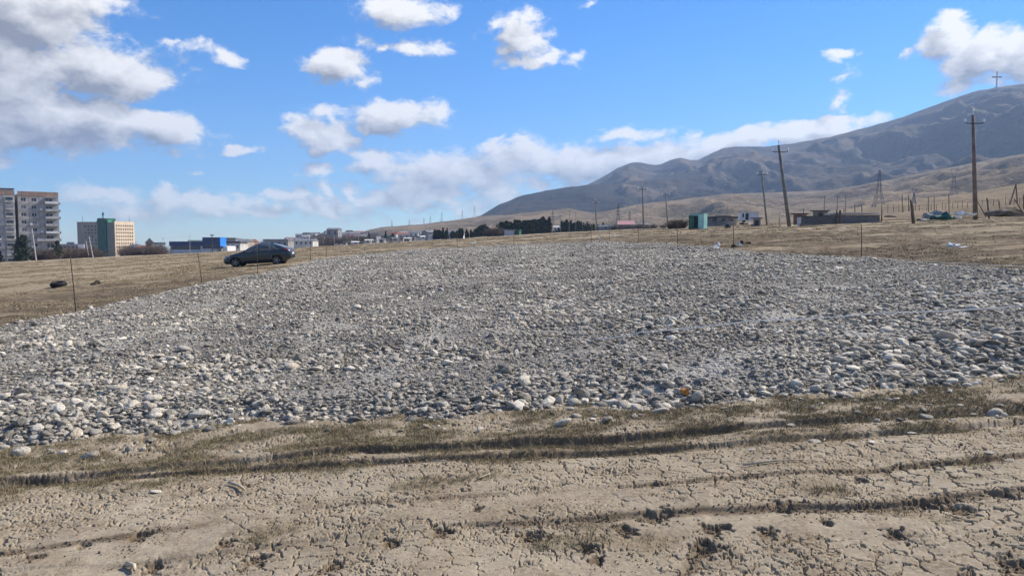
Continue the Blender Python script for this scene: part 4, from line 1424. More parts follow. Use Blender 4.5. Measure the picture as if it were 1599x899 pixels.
# ------------------------------------------------------------------ blue hall
def blue_hall():
    Y = 400.0
    p = spot(340, Y)
    z0 = at(340, 397.5, Y).z - 1.2
    root = empty('commercial_hall', (p.x, p.y, z0), yaw_to(-0.25, -0.97), 'long navy and silver hall with a bright blue corner tower', 'building')
    zt = at(300, 377, Y).z - z0
    zb = at(300, 384, Y).z - z0
    zs = at(300, 390, Y).z - z0
    zT = at(340, 370.5, Y).z - z0
    L = -29.0
    part(root, 'wall', M_SILVER, L, 0, 0, 16, 0, zs)
    for k in range(16):
        x = L + 1.0 + k * 1.13
        part(root, 'window', M_GLASS, x, x + 1.0, .05, .3, zs + .01, zb)
    part(root, 'wall_panel', M_SILVER, L + 19.2, -1.0, 0, .3, zs + .01, zb)
    part(root, 'upper_wall', M_SILVER, L, 0, .32, 16, zs + .01, zb)
    part(root, 'navy_band', M_NAVY, L - .1, -8.5, -.15, 16.1, zb + .01, zt)
    part(root, 'roof_light', material('pale_yellow_fascia', (.72, .74, .5), .6, .05, 1), L + 11, -8.6, .4, 12, zt + .01, zt + .75)
    part(root, 'tower', M_NAVY, -8.4, 2.0, -.3, 4.6, zs + .6, zT)
    part(root, 'blue_face', M_BLUE, 2.01, 2.5, -.32, 4.7, zs + 1.8, zT + .05)  # brighter blue than the front: sunlight on this end is in the colour
    for k in range(5):
        part(root, 'window', M_GLASS, -6.8 + k * 1.6, -5.6 + k * 1.6, -.36, -.31, zs + .9, zs + 3.0)
    part(root, 'white_annex', M_WHITE, 2.02, 5.0, 2, 9.3, 0, zs + 1.7)
    part(root, 'base_strip', M_NAVY, L + 4, -.2, -.3, -.02, 0, 1.6)
    q = spot(333, 385)
    m = empty('mast', (q.x, q.y, at(333, 394, 385).z - 1), 0, 'dark floodlight mast in front of the blue corner tower', 'mast')
    hh = at(333, 368, 385).z - m.location.z
    MB().tube([(0, 0, 0), (0, 0, hh)], [.32, .2], 6).build('pole', M_DARK, m)
    MB().box(-.9, .9, -.3, .3, hh + .01, hh + .5).build('lamp_head', M_DARK, m)


blue_hall()


# ------------------------------------------------------------------ houses
def house(px, Y, w, d, h, rh, mw, mr, label, rot=None, base_row=None, gable=True, group=None, cat='house', name='house', z=None, wins=2):
    p = spot(px, Y)
    if z is None:
        z = at(px, base_row, Y).z if base_row else p.z - .3
    root = empty(name, (p.x, p.y, z), rot if rot is not None else yaw_to(-.2, -1), label, cat, group)
    part(root, 'wall', mw, -w / 2, w / 2, 0, d, min(-1.0, p.z - z - 1.0), h)
    if gable:
        o = .35
        MB().prism([(-o, h), (d + o, h), (d / 2, h + rh)], -w / 2 - o, w / 2 + o, 'x').build('roof', mr, root)
    else:
        MB().prism([(-.3, h + .01), (d + .3, h + .01), (d + .3, h + .15), (-.3, h + .15 + rh)], -w / 2 - .3, w / 2 + .3, 'x').build('roof', mr, root)
    for k in range(wins):
        x = -w / 2 + (k + .5) * w / wins
        part(root, 'window', M_GLASS, x - .5, x + .5, -.06, .02, h * .42, h * .82)
    return root


# church-like brick tower and the pale house beside it
def small_tower():
    Y = 500
    p = spot(235, Y)
    z = at(235, 400, Y).z
    r_ = empty('brick_tower', (p.x, p.y, z), yaw_to(.3, -.95), 'small brick tower with a pointed roof above the scrub', 'tower')
    h = at(235, 379, Y).z - z
    part(r_, 'wall', M_BRICK, -2.2, 2.2, 0, 4.4, 0, h)
    part(r_, 'lit_band', M_WALLB, 2.21, 2.35, .2, 4.2, h - 4, h)  # beige slab whose paler tone stands for sunlight on this side
    part(r_, 'opening', M_DARK, -.8, .8, -.05, .1, h - 2.6, h - .8)
    MB().add([(-2.7, -.5, h), (2.7, -.5, h), (2.7, 4.9, h), (-2.7, 4.9, h), (0, 2.2, h + 3.2)], [(0, 1, 4), (1, 2, 4), (2, 3, 4), (3, 0, 4), (3, 2, 1, 0)]).build('roof', M_ROOFD, r_)


small_tower()
house(250, 470, 7, 8, 6.6, 1.0, M_WALLW, M_ROOFG, 'tall white house beside the long blue hall', yaw_to(.5, -.85), 398, gable=False)
house(222, 520, 9, 7, 5, 1.6, M_WALLB, M_ROOFR, 'beige house with a red roof half hidden by scrub', base_row=398)
house(209, 560, 6, 7, 6, 1.6, M_WALLW, M_ROOFG, 'white house close to the cream office wing', base_row=397)
house(365, 420, 9, 8, 4.6, 1.0, M_WALLW, M_ROOFD, 'white pavilion with a flat dark roof next to the blue hall', base_row=393, gable=False, wins=3)
house(379, 430, 6.5, 8, 5.4, 1.4, M_WALLB, M_ROOFG, 'beige two-storey house next to the white pavilion', base_row=392)
house(390, 440, 5, 6, 5, 1.5, M_ROOFP, M_ROOFR, 'pink-walled house behind the car bonnet', base_row=391)
house(355, 520, 14, 9, 9.5, .8, M_WALLG, M_ROOFG, 'grey flat-roofed block rising behind the white pavilion', base_row=395, gable=False, wins=5)
house(432, 430, 15, 7, 4.6, .9, M_WALLG, M_ROOFG, 'long low grey house above the car roof', base_row=389, gable=False, wins=4)
house(475, 420, 11, 7, 3.2, 1.1, M_WALLW, M_ROOFG, 'white bungalow just past the car boot', base_row=385, wins=4)


def village():
    rs = random.Random(21)
    kinds = [(M_WALLW, M_ROOFG, 'small white house with a grey roof in the distant village'), (M_WALLB, M_ROOFD, 'small beige house with a dark roof in the distant village'),
             (M_WALLG, M_ROOFG, 'small grey house with a grey roof in the distant village'), (M_WALLW, M_ROOFR, 'small white house with a red roof in the distant village'),
             (M_WALLG, M_ROOFD, 'small grey house with a dark roof in the distant village')]
    rows = [(455, 575, 620, 381, 376, 9), (450, 590, 760, 377, 371, 11), (462, 570, 900, 372, 367, 11), (480, 560, 1020, 369, 365.5, 8), (575, 720, 520, 377.5, 369, 9), (600, 700, 640, 374, 368, 7)]
    for a, b, Y, r0, r1, n in rows:
        for i in range(n):
            u = (i + rs.uniform(.2, .8)) / n
            px = a + (b - a) * u
            w, d, h = rs.uniform(6.5, 12), rs.uniform(6, 9), rs.uniform(3.0, 5.6)
            k = rs.choice((0, 0, 1, 2, 2, 3, 4))
            house(px, Y + rs.uniform(-35, 35), w, d, h, rs.uniform(1.2, 2.0), kinds[k][0], kinds[k][1], kinds[k][2], yaw_to(rs.uniform(-.8, .8), -1), r0 + (r1 - r0) * u + 1.5, group='houses of the distant village')


village()
house(520, 560, 9, 7, 6.5, 1.2, M_WALLG, M_ROOFG, 'square grey house standing highest on the village rise', base_row=372)
house(700, 440, 12, 7, 3.2, 1.6, material('lilac_render', (.42, .36, .38), .9, .1, .5), M_ROOFG, 'lilac-walled house in front of the dark tree row', base_row=372, wins=4)
house(718, 430, 4.5, 4, 2.0, .5, M_WHITE, M_WHITE, 'little white hut at the foot of the tree row', base_row=371, gable=False, wins=1)
house(676, 440, 4, 4, 1.8, .5, M_WALLW, M_WHITE, 'little whitewashed hut beside the lilac-walled house', base_row=372.5, gable=False, wins=1)
house(795, 300, 3.8, 5, 2.0, .3, M_SILVER, M_ROOFG, 'pale metal shed at the edge of the dark tree row', base_row=368, gable=False, wins=0, cat='shed', name='metal_shed')
house(806.5, 300.5, 2.0, 5, 1.9, .3, M_GREEN, M_DGREEN, 'green metal shed joined to the pale one by the trees', base_row=367.6, gable=False, wins=0, cat='shed', name='metal_shed')
house(856, 520, 2.6, 6, 3.4, 1.0, M_WHITE, M_WHITE, 'white gabled roof showing between the dark trees', base_row=361)
house(869, 500, 4.2, 7, 2.8, .7, M_WALLW, M_WHITE, 'broad white roof showing between the dark trees', base_row=361)
house(945, 330, 6, 5, 1.4, .5, M_WALLG, M_WHITE, 'low hut with a white roof at the end of the tree row', base_row=359, gable=False, wins=1)
house(976, 420, 8.5, 8, 2.6, 2.2, M_WALLG, M_ROOFP, 'house with a pale pink roof below the lattice pylon', base_row=358)
house(1000, 430, 9, 7, 2.2, 1.0, M_WALLG, M_ROOFG, 'low grey house beside the pink-roofed one', base_row=357)
for i, (px, Y, w, h, row) in enumerate(((1113, 190, 3.4, 1.3, 349), (1128, 186, 3.0, 1.45, 349), (1140, 190, 2.6, 1.2, 348.5))):
    house(px, Y, w, 4, h, .3, (M_WALLG, M_BLOCK, M_WALLB)[i], M_ROOFD, ('low grey shed just beyond the teal kiosk', 'dark block shed between the teal kiosk and white trailer', 'beige shed close to the white trailer')[i], base_row=row, gable=False, wins=1, cat='shed', name='shed')


# white tombstone-like blocks and parked vans are too small to tell: plain white huts along the field edge
def edge_huts():
    rs = random.Random(33)
    for i in range(16):
        px = 530 + i * 9.5 + rs.uniform(-3, 3)
        if 672 < px < 724:
            continue
        house(px, rs.uniform(330, 380), rs.uniform(1.3, 3.0), 2.5, rs.uniform(0.8, 1.7), .4, rs.choice((M_WALLW, M_WALLW, M_WALLG, M_WALLB)), rs.choice((M_WHITE, M_ROOFG, M_ROOFD)), 'tiny hut in the row along the far field edge', yaw_to(rs.uniform(-.4, .6), -1),
              np.interp(px, [520, 600, 700], [384.5, 378.5, 371.5]), group='tiny huts along the far field edge', gable=rs.random() < .5, wins=1, name='hut', cat='hut')


edge_huts()


# ------------------------------------------------------------------ trees
def leaf_material(name, a, b):
    m = bpy.data.materials.new(name)
    m.use_nodes = True
    t = NT(m.node_tree)
    bs = m.node_tree.nodes['Principled BSDF']
    bs.inputs['Roughness'].default_value = 0.8
    bs.inputs['Specular IOR Level'].default_value = 0.15
    P = t.new('ShaderNodeTexCoord').outputs['Object']
    t.put(bs, 'Base Color', t.mix(t.ramp(t.noise(P, 1.2, 4, .6), .35, .65), a, b))
    return m


M_PINE = leaf_material('pine_needles', (0.018, 0.03, 0.016), (0.05, 0.068, 0.03))
M_TWIG = leaf_material('bare_twigs', (0.085, 0.065, 0.05), (0.17, 0.125, 0.095))
M_BARK = material('bark', (0.09, 0.07, 0.055), 0.95, 0.25, 3.0)


def crown_mesh(seed, shape, n):
    """needle sprays around limb ends, inside a tree 10 m tall"""
    rs = random.Random(seed)
    mb = MB()
    for _ in range(n):
        if shape == 'cone':
            h = rs.random() ** 0.8
            rad = (1.9 * (1 - h) + .2) * (0.7 + .3 * math.sin(h * 34 + seed))
            z = .6 + 9.4 * h
        elif shape == 'slim':
            h = rs.random()
            rad = 1.15 * math.sin(math.pi * min(1, .12 + h * .9)) ** .7 * (0.8 + .2 * math.sin(h * 25 + seed))
            z = .4 + 9.6 * h
        else:
            h = rs.random()
            rad = 3.3 * math.sin(math.pi * (0.12 + .84 * h)) ** .6 * (0.75 + .25 * math.sin(h * 17 + seed))
            z = 1.2 + 8.6 * h
        a = rs.uniform(0, 6.28)
        lump = 0.8 + 0.32 * math.sin(3 * a + seed + h * 9) + .12 * math.sin(7 * a + h * 21)
        q = rad * lump * math.sqrt(rs.uniform(.15, 1))
        c = Vector((q * math.cos(a), q * math.sin(a), z))
        s = rs.uniform(.18, .5)
        u = Vector((rs.gauss(0, 1), rs.gauss(0, 1), rs.gauss(0, .6))).normalized()
        v = u.orthogonal().normalized()
        v = (v * math.cos(rs.uniform(0, 6)) + u.cross(v) * math.sin(rs.uniform(0, 6))).normalized()
        mb.add([c - u * s, c - v * s * .55, c + u * s, c + v * s * .55], [(0, 1, 2, 3)])
    me = bpy.data.meshes.new('crown')
    me.from_pydata(mb.v, [], mb.f)
    me.materials.append(M_PINE)
    return me


CROWNS = {'cone': [crown_mesh(i, 'cone', 1300) for i in (1, 2, 3)], 'slim': [crown_mesh(i, 'slim', 1000) for i in (4, 5, 6)], 'round': [crown_mesh(i, 'round', 1500) for i in (7, 8, 9)]}
TRUNK = MB().tube([(0, 0, -.8), (0.04, 0, 3), (-.03, .03, 6.5), (0, 0, 9.3)], [.22, .17, .10, .03], 6).mesh('trunk', M_BARK)


def tree(px, Y, top, base, kind, k, label, group=None, wide=1.0, name='pine_tree'):
    p = spot(px, Y)
    zb, zt = min(at(px, base, Y).z, p.z), at(px, top, Y).z
    s = (zt - zb) / 10.0
    r_ = empty(name, (p.x, p.y, zb), random.uniform(0, 6.28), label, 'tree', group)
    obj('crown', CROWNS[kind][k % 3], r_, (0, 0, 0), (0, 0, 0), (s * wide, s * wide, s))
    obj('trunk', TRUNK, r_, (0, 0, 0), (0, 0, 0), (s, s, s))
    return r_


tree(38, 262, 366, 403.5, 'round', 0, 'big dark pine in front of the apartment block', wide=1.05)
tree(30, 268, 377, 404, 'round', 1, 'smaller pine leaning into the big pine before the apartments', wide=.9)
tree(92, 270, 375.5, 404, 'round', 2, 'rounded pine at the right-hand corner of the apartment block', wide=.85)
tree(2, 265, 396, 405, 'round', 1, 'low dark bush at the foot of the apartment block', wide=1.4, name='evergreen_bush')
tree(577, 480, 363, 378, 'cone', 0, 'lone dark conifer among the far huts')
tree(603, 470, 361, 379, 'cone', 1, 'taller of two dark conifers by the far huts', wide=1.1)
tree(614, 475, 364, 379, 'round', 2, 'rounder of two dark conifers by the far huts', wide=1.0)
rt = random.Random(3)
STANDS = ((678, 700, 7, 374, 372.5, 358, 357, ('round', 'cone'), 'dark evergreen in the stand behind the lilac-walled house', 1.5), (704, 742, 13, 372.5, 371, 359, 357, ('round', 'slim'), 'dark evergreen in the low stand right of the lilac-walled house', 1.6),
          (743, 762, 6, 371, 369.5, 352, 350, ('round',), 'dark evergreen in the clump left of the bare gap', 1.3), (782, 822, 16, 369, 367, 346, 344, ('slim', 'cone', 'round'), 'dark evergreen in the stand behind the metal sheds', 1.7),
          (822, 858, 14, 368, 366, 344, 340, ('slim', 'round'), 'dark evergreen in the tallest stand, left of the white roofs', 1.5), (858, 877, 5, 366, 365, 356, 356, ('round',), 'low evergreen below the white roofs', 1.5),
          (876, 905, 14, 366, 363.5, 344, 345, ('slim', 'cone'), 'narrow evergreen in the stand right of the white roofs', 1.6), (907, 948, 15, 364, 361, 347, 349, ('slim',), 'slim evergreen at the thinning right end of the row', 1.35))
for a, b, n, base0, base1, top0, top1, kinds, lb, wd in STANDS:
    for i in range(n):
        u = (i + .5) / n
        tree(a + (b - a) * u + rt.uniform(-1, 1), rt.uniform(345, 375), top0 + (top1 - top0) * u + rt.uniform(-2, 4), base0 + (base1 - base0) * u + 1, rt.choice(kinds), rt.randrange(3), lb, lb.replace('evergreen', 'evergreens', 1), wide=wd * rt.uniform(.8, 1.2))
tree(848, 352, 337.5, 367, 'round', 1, 'tallest and broadest dark evergreen of the row', wide=.8)


# bare shrubs
def shrub_mesh(seed):
    rs = random.Random(seed)
    mb = MB()
    for _ in range(150):
        a, t_ = rs.uniform(0, 6.28), rs.uniform(0, .9)
        p0 = Vector((rs.uniform(-.5, .5), rs.uniform(-.5, .5), 0))
        ln = rs.uniform(1.2, 3.0)
        d = Vector((math.cos(a) * math.sin(t_), math.sin(a) * math.sin(t_), math.cos(t_)))
        p1 = p0 + d * ln * .5 + Vector((rs.gauss(0, .15), rs.gauss(0, .15), 0))
        p2 = p1 + (d + Vector((rs.gauss(0, .35), rs.gauss(0, .35), .1))) * ln * .5
        mb.tube([p0, p1, p2], [.05, .04, .015], 3, cap=False)
        for _k in range(3):
            q = p1.lerp(p2, rs.random())
            mb.tube([q, q + Vector((rs.gauss(0, .5), rs.gauss(0, .5), rs.uniform(.1, .7)))], [.028, .012], 3, cap=False)
    return mb.mesh('twigs', M_TWIG)


SHRUBS = [shrub_mesh(i) for i in range(3)]


def shrub(px, Y, top, base, k, label, group, wide=1.0):
    p = spot(px, Y)
    zb, zt = min(at(px, base, Y).z, p.z), at(px, top, Y).z
    s = (zt - zb) / 3.0
    r_ = empty('bare_shrub', (p.x, p.y, zb), random.uniform(0, 6), label, 'shrub', group)
    obj('twigs', SHRUBS[k % 3], r_, (0, 0, 0), (0, 0, 0), (s * wide, s * wide, s))
    MB().tube([(0, 0, -.4), (0, 0, .5 * s)], .06 * s, 5).build('stem', M_BARK, r_)


rb = random.Random(8)
for i in range(13):
    shrub(98 + i * 4.2 + rb.uniform(-1.5, 1.5), rb.uniform(300, 330), rb.uniform(385, 393), 404 - i * .25, i, 'bare brown shrub on the verge below the office block', 'bare shrubs on the verge by the office', 1.2)
for i in range(12):
    shrub(206 + i * 4.4 + rb.uniform(-1.5, 1.5), rb.uniform(330, 360), rb.uniform(381, 390), 400 - i * .2, i, 'bare brown shrub growing between the office and the hall', 'bare shrubs between office and hall', 1.25)
shrub(198, 330, 382, 401, 1, 'large bare tree-like shrub at the corner of the cream wing', None, 1.0)
for i in range(6):
    shrub(58 + i * 5 + rb.uniform(-1, 1), rb.uniform(268, 276), rb.uniform(388, 394), 404.5, i, 'bare brown shrub under the apartment balconies', 'bare shrubs under the apartments', 1.3)
for i in range(22):
    shrub(395 + i * 8.5 + rb.uniform(-2, 2), rb.uniform(440, 620), np.interp(i, [0, 21], [381, 367]) + rb.uniform(-3, 2), np.interp(i, [0, 21], [393, 377]), i, 'bare grey-brown shrub among the village houses', 'bare shrubs in the village', 1.7)
for i in range(8):
    shrub(955 + i * 11 + rb.uniform(-3, 3), rb.uniform(300, 420), np.interp(i, [0, 7], [352, 349]) + rb.uniform(-2, 2), np.interp(i, [0, 7], [359, 357]), i, 'bare shrub in the scrub line beyond the poles', 'bare shrubs beyond the poles', 1.7)
for i in range(5):
    shrub(1047 + i * 4.5, rb.uniform(140, 150), 343 + rb.uniform(-1, 2), 356.5, i, 'rusty-brown bare shrub behind the teal kiosk', 'bare shrubs behind the teal kiosk', 1.2)
for i in range(16):
    shrub(765 + i * 2.0, rb.uniform(335, 342), 357 + rb.uniform(-3, 3), 370, i, 'bare shrub in the gap of the evergreen row', 'bare shrubs in the evergreen gap', 1.2) if i % 4 == 0 else None
# ------------------------------------------------------------------ poles
def utility_pole(px_top, top, px_base, base, Y, label, mat, arms=1, group=None, rtop=.10, rbase=.19, ins=True, cap=True):
    b = at(px_base, base, Y)
    t_ = at(px_top, top, Y)
    root = empty('utility_pole', b, 0, label, 'pole', group)
    d = t_ - b
    MB().tube([-d.normalized() * .8, d * .5, d], [rbase, (rbase + rtop) / 2, rtop], 10).build('shaft', mat, root, True)
    z = d * (1 - .9 / d.length)
    for k in range(arms):
        c = z - d.normalized() * (k * 1.2)
        arm = MB().tube([c + Vector((-1.0, -.22, .12)), c + Vector((-.75, -.22, 0)), c + Vector((.75, -.22, 0)), c + Vector((1.0, -.22, .12))], .05, 5).build('crossarm', M_DARK, root)
        if ins:
            for x in (-1.0, 1.0):
                p = c + Vector((x, -.22, .12))
                MB().lathe([(.0, 0), (.12, .02), (.16, .12), (.09, .2), (.13, .28), (.0, .40)], 8, p).build('insulator', M_INS, arm, True)
    if cap:
        MB().tube([d * 1.002, d + Vector((0, 0, .45))], .04, 5).lathe([(0, .42), (.08, .45), (.09, .55), (0, .66)], 8, d).build('top_pin', M_INS, root)
    return root


def ub(px, Y, up=0.0):
    """image row of the ground below column px at depth Y"""
    p = spot(px, Y)
    v = p - Vector((0, 0, EYE))
    c, s = math.cos(PITCH), math.sin(PITCH)
    return CY - FPX * (v.z * c + v.y * s) / (v.y * c - v.z * s)


utility_pole(1519.5, 180, 1523, 332, 82, 'tall upright brown utility pole beside the green tarpaulin heap', M_POLE_B, rtop=.15, rbase=.24)
utility_pole(1216, 227, 1232, 350, 100, 'leaning concrete utility pole with white insulators beside the block pens', M_POLE, rtop=.17, rbase=.26)
utility_pole(1189, 266, 1197, 346, 152, 'tilted utility pole standing behind the small dark-roofed shed', M_POLE, rtop=.13, rbase=.2)
utility_pole(1003, 290, 1005, 358, 182, 'upright dark utility pole right of the evergreen row', M_POLE, rtop=.14, rbase=.2)
utility_pole(1039, 300, 1043, 355.5, 225, 'tilted dark utility pole between the evergreens and the teal kiosk', M_POLE, rtop=.14, rbase=.2)
utility_pole(930, 313, 931.5, 361, 270, 'dark utility pole rising out of the narrow evergreens', M_POLE, rtop=.15, rbase=.22)
for i, (px, top, base, Y, lb) in enumerate(((889, 328, 363, 330, 'thin pole among the evergreens, left of the tallest of the thin poles'), (899, 334, 363, 332, 'short thin pole among the narrow evergreens'), (875, 336, 365, 330, 'thin pole in the gap by the white roofs'),
                                    (665, 352, 374, 420, 'dark pole beside the lilac-walled house'), (688, 341, 373, 430, 'pale pole rising above the lilac-walled house'), (297, 367.5, 400, 330, 'slim lamp post before the navy hall'),
                                    (186, 380, 401, 330, 'slim post in front of the cream wing'), (255, 371, 399, 340, 'slim tilted pole at the left end of the blue hall'), (213, 377, 401, 335, 'thin pole over the scrub beside the cream wing'),
                                    (1307, 306, 336, 170, 'thin pole on the slope behind the long block pen'), (1287, 306, 337, 190, 'thin pole behind the dark-walled pen'), (1320, 306, 336, 175, 'second thin pole behind the long block pen'),
                                    (505, 362, 387, 300, 'thin pole before the village houses'), (560, 365, 381, 330, 'slim pole among the tiny huts'), (522, 366, 384, 330, 'slim pole below the square grey house'))):
    b, t_ = at(px, base, Y), at(px, top, Y)
    r_ = empty('thin_pole', b, 0, lb, 'pole')
    MB().tube([(0, 0, -.8), (0, 0, (t_ - b).z)], [.11, .07], 6).build('shaft', M_POLE_W if 'pale' in lb or 'slim' in lb else M_STEEL, r_)
    MB().tube([(-.5, 0, (t_ - b).z - .3), (.5, 0, (t_ - b).z - .3)], .05, 5).build('crossarm', M_DARK, r_)
# leaning white poles in front of the apartments and office
for (pt, tt, pb, bb, Y, lb) in ((50, 357, 56.5, 404, 255, 'leaning white concrete pole before the apartment block'), (139, 369, 145.5, 401, 300, 'leaning white pole before the brown-grey office wing'), (134, 376, 139, 401, 302, 'shorter leaning white pole before the office wing')):
    b, t_ = at(pb, bb, Y), at(pt, tt, Y)
    r_ = empty('leaning_pole', b, 0, lb, 'pole')
    MB().tube([(0, 0, -.5), t_ - b], [.2, .12], 6).build('shaft', M_POLE_W, r_)
    MB().tube([(t_ - b) + Vector((-.1, 0, 0)), (t_ - b) + Vector((-.9, 0, .25))], .06, 5).build('lamp_arm', M_STEEL, r_)


# ------------------------------------------------------------------ lattice pylons
def pylon(px, top, base, style, label, Y=None, group=None, thick=.22):
    if Y is None:
        s = seen(px, base)
        b = s if s is not None else spot(px, 700)
    else:
        b = at(px, base, Y)
    t_ = at(px, top, b.y)
    h = t_.z - b.z
    root = empty('lattice_pylon', b, math.atan2(-b.x, b.y) * .3, label, 'pylon', group)
    th = thick * max(1.0, b.y / 550)
    if style == 'tower':
        w0, wm, wt = h * .13, h * .045, h * .018
        lv = [0, .18, .34, .48, .62, .76, .9, 1.0]
        wid = lambda f: np.interp(f, [0, .42, 1], [w0, wm, wt])
        arms = ((.56, .11), (.70, .13), (.84, .09))
    else:
        w0, wm, wt = h * .10, h * .035, h * .05
        lv = [0, .2, .38, .54, .68]
        wid = lambda f: np.interp(f, [0, .6, .7], [w0, wm, wm])
        arms = ()
    mb = MB()
    cor = [(-1, -1), (1, -1), (1, 1), (-1, 1)]
    for sx, sy in cor:
        mb.tube([(sx * wid(f), sy * wid(f), f * h) for f in lv], th * .5, 4)
    for f0, f1 in zip(lv[:-1], lv[1:]):
        for k in range(4):
            a, b2 = cor[k], cor[(k + 1) % 4]
            mb.tube([(a[0] * wid(f0), a[1] * wid(f0), f0 * h), (b2[0] * wid(f1), b2[1] * wid(f1), f1 * h)], th * .3, 4)
            mb.tube([(b2[0] * wid(f0), b2[1] * wid(f0), f0 * h), (a[0] * wid(f1), a[1] * wid(f1), f1 * h)], th * .3, 4)
    mb.build('lattice', M_STEEL, root)
    for f, l in arms:
        MB().tube([(-l * h, 0, f * h), (0, 0, f * h + .03 * h), (l * h, 0, f * h)], th * .4, 4).tube([(-l * h, 0, f * h), (l * h, 0, f * h)], th * .35, 4).build('crossarm', M_STEEL, root)
    if style != 'tower':
        MB().tube([(-wm, 0, .68 * h), (-.10 * h, 0, .86 * h), (-.09 * h, 0, h)], th * .5, 4).tube([(wm, 0, .68 * h), (.10 * h, 0, .86 * h), (.09 * h, 0, h)], th * .5, 4).tube([(-.22 * h, 0, .9 * h), (.22 * h, 0, .9 * h)], th * .6, 4).tube([(-.22 * h, 0, .9 * h), (-.1 * h, 0, .96 * h), (.1 * h, 0, .96 * h), (.22 * h, 0, .9 * h)], th * .4, 4).build('crossarm', M_STEEL, root)
    for sx, sy in cor:
        MB().box(sx * w0 - .5, sx * w0 + .5, sy * w0 - .5, sy * w0 + .5, -2.5, .3).build('footing', M_CONC, root)
    return root


pylon(1372, 265, 321, 'tower', 'tall lattice pylon with stacked arms on the pale slope')
pylon(1489, 262, 303, 'portal', 'lattice pylon with a single wide crossbar on the slope')
pylon(965, 318, 357, 'tower', 'dark lattice pylon next to the pink-roofed house', Y=430)
pylon(983, 329, 357, 'tower', 'smaller faint lattice pylon behind the pink-roofed house', Y=600)
pylon(863, 329, 360, 'tower', 'lattice pylon rising between the two stands of evergreens', Y=520)
pylon(1427, 294, 318, 'portal', 'low portal-shaped pylon between the two taller slope pylons')
for i, (px, top, base) in enumerate(((612, 343, 352), (639, 343, 351.5), (662, 340, 350), (672, 337, 349), (690, 331, 347), (722, 328, 342), (741, 321, 339.5))):
    pylon(px, top, base, 'tower', 'tiny distant pylon on the low ridge skyline', group='distant pylons on the low ridge', Y=1380, thick=.08)


# ------------------------------------------------------------------ summit cross
def summit_cross():
    Y = 2640.0
    b = at(1556, 137.5, Y)
    root = empty('summit_cross', b, 0, 'tall grey cross standing on the mountain crest', 'cross')
    h = at(1556, 112, Y).z - b.z
    MB().prism([(-1.6, -6), (1.6, -6), (1.3, h), (-1.3, h)], -1.5, 1.5, 'y').build('upright', M_STEEL, root)
    MB().box(-.30 * h, -1.62, -1.3, 1.3, h * .62, h * .71).box(1.62, .30 * h, -1.3, 1.3, h * .62, h * .71).build('crossbar', M_STEEL, root)
    part(root, 'plinth', M_CONC, -6, 6, -6, 6, -6, 2.0)


summit_cross()


# ------------------------------------------------------------------ teal kiosk
def corrugated(x0, x1, z0, z1, y, n, depth=.03):
    mb = MB()
    for k in range(n):
        a, b = x0 + (x1 - x0) * k / n, x0 + (x1 - x0) * (k + 1) / n
        d = (a + b) / 2
        mb.add([(a, y, z0), (d, y - depth, z0), (d, y - depth, z1), (a, y, z1), (b, y, z0), (b, y, z1)], [(0, 1, 2, 3), (1, 4, 5, 2)])
    return mb


def kiosk():
    Y = 113.0
    p = spot(1086, Y)
    zt = at(1090, 333.5, Y).z
    z = at(1090, 359, Y).z
    h = zt - z
    root = empty('metal_kiosk', (p.x, p.y, z), yaw_to(-.42, -.91), 'teal sheet-metal kiosk with an open dark doorway', 'kiosk')
    # local: front (-y) has the doorway, +x side is the sunlit wall
    part(root, 'side_wall', M_TEAL, 1.0, 1.06, 0, 2.7, -.3, h)
    part(root, 'side_wall', M_TEAL, -1.0, -.94, 0, 2.7, -.3, h - .1)
    part(root, 'back_wall', M_TEAL, -.93, .99, 2.64, 2.7, -.3, h)
    part(root, 'front_wall', M_TEAL, -.935, -.45, 0, .06, -.3, h - .08)
    part(root, 'front_wall', M_TEAL, .25, .995, 0, .06, -.3, h - .05)
    part(root, 'lintel', M_TEAL, -.445, .245, 0, .06, h - .3, h - .06)
    for k in range(5):
        part(root, 'rib', M_TEAL, 1.065, 1.10, .1 + k * .62, .16 + k * .62, -.2, h - .03)
    part(root, 'roof', M_TEAL, -1.08, 1.14, -.08, 2.78, h + .005, h + .06)
    d = MB().box(-.75, -.02, -.03, .02, 0.0, h - .3).build('door', M_DGREEN, root)
    d.location = (-.45, -.02, 0.02)
    d.rotation_euler = (0, 0, R(38))
    MB().box(-.68, -.6, -.07, -.035, 1.0, 1.15).build('handle', M_STEEL, d)


kiosk()


def trailer():
    Y = 148.0
    p = spot(1168, Y)
    z, zt = at(1168, 347, Y).z, at(1168, 331.5, Y).z
    h = zt - z
    root = empty('trailer', (p.x, p.y, z), yaw_to(-.12, -1), 'white box trailer with a dark door and window', 'trailer')
    mw = material('white_trailer_sheet', (.60, .61, .65), .5, .1, 1.0)
    part(root, 'body', mw, -1.75, 1.75, 0, 2.0, .35, h)
    part(root, 'roof', M_ROOFG, -1.82, 1.82, -.08, 2.08, h + .005, h + .08)
    part(root, 'door', M_DARK, -.75, -.15, -.04, .0, .45, h - .2)
    part(root, 'window', M_GLASS, -1.35, -1.0, -.04, .0, h * .5, h - .25)
    for k in range(6):
        part(root, 'rib', mw, .05 + k * .3, .10 + k * .3, -.035, 0, .4, h - .05)
    for x in (-1.0, 1.1):
        MB().tube([(x, .1, .18), (x, .3, .18)], .32, 12).build('wheel', M_RUBBER, root)


trailer()


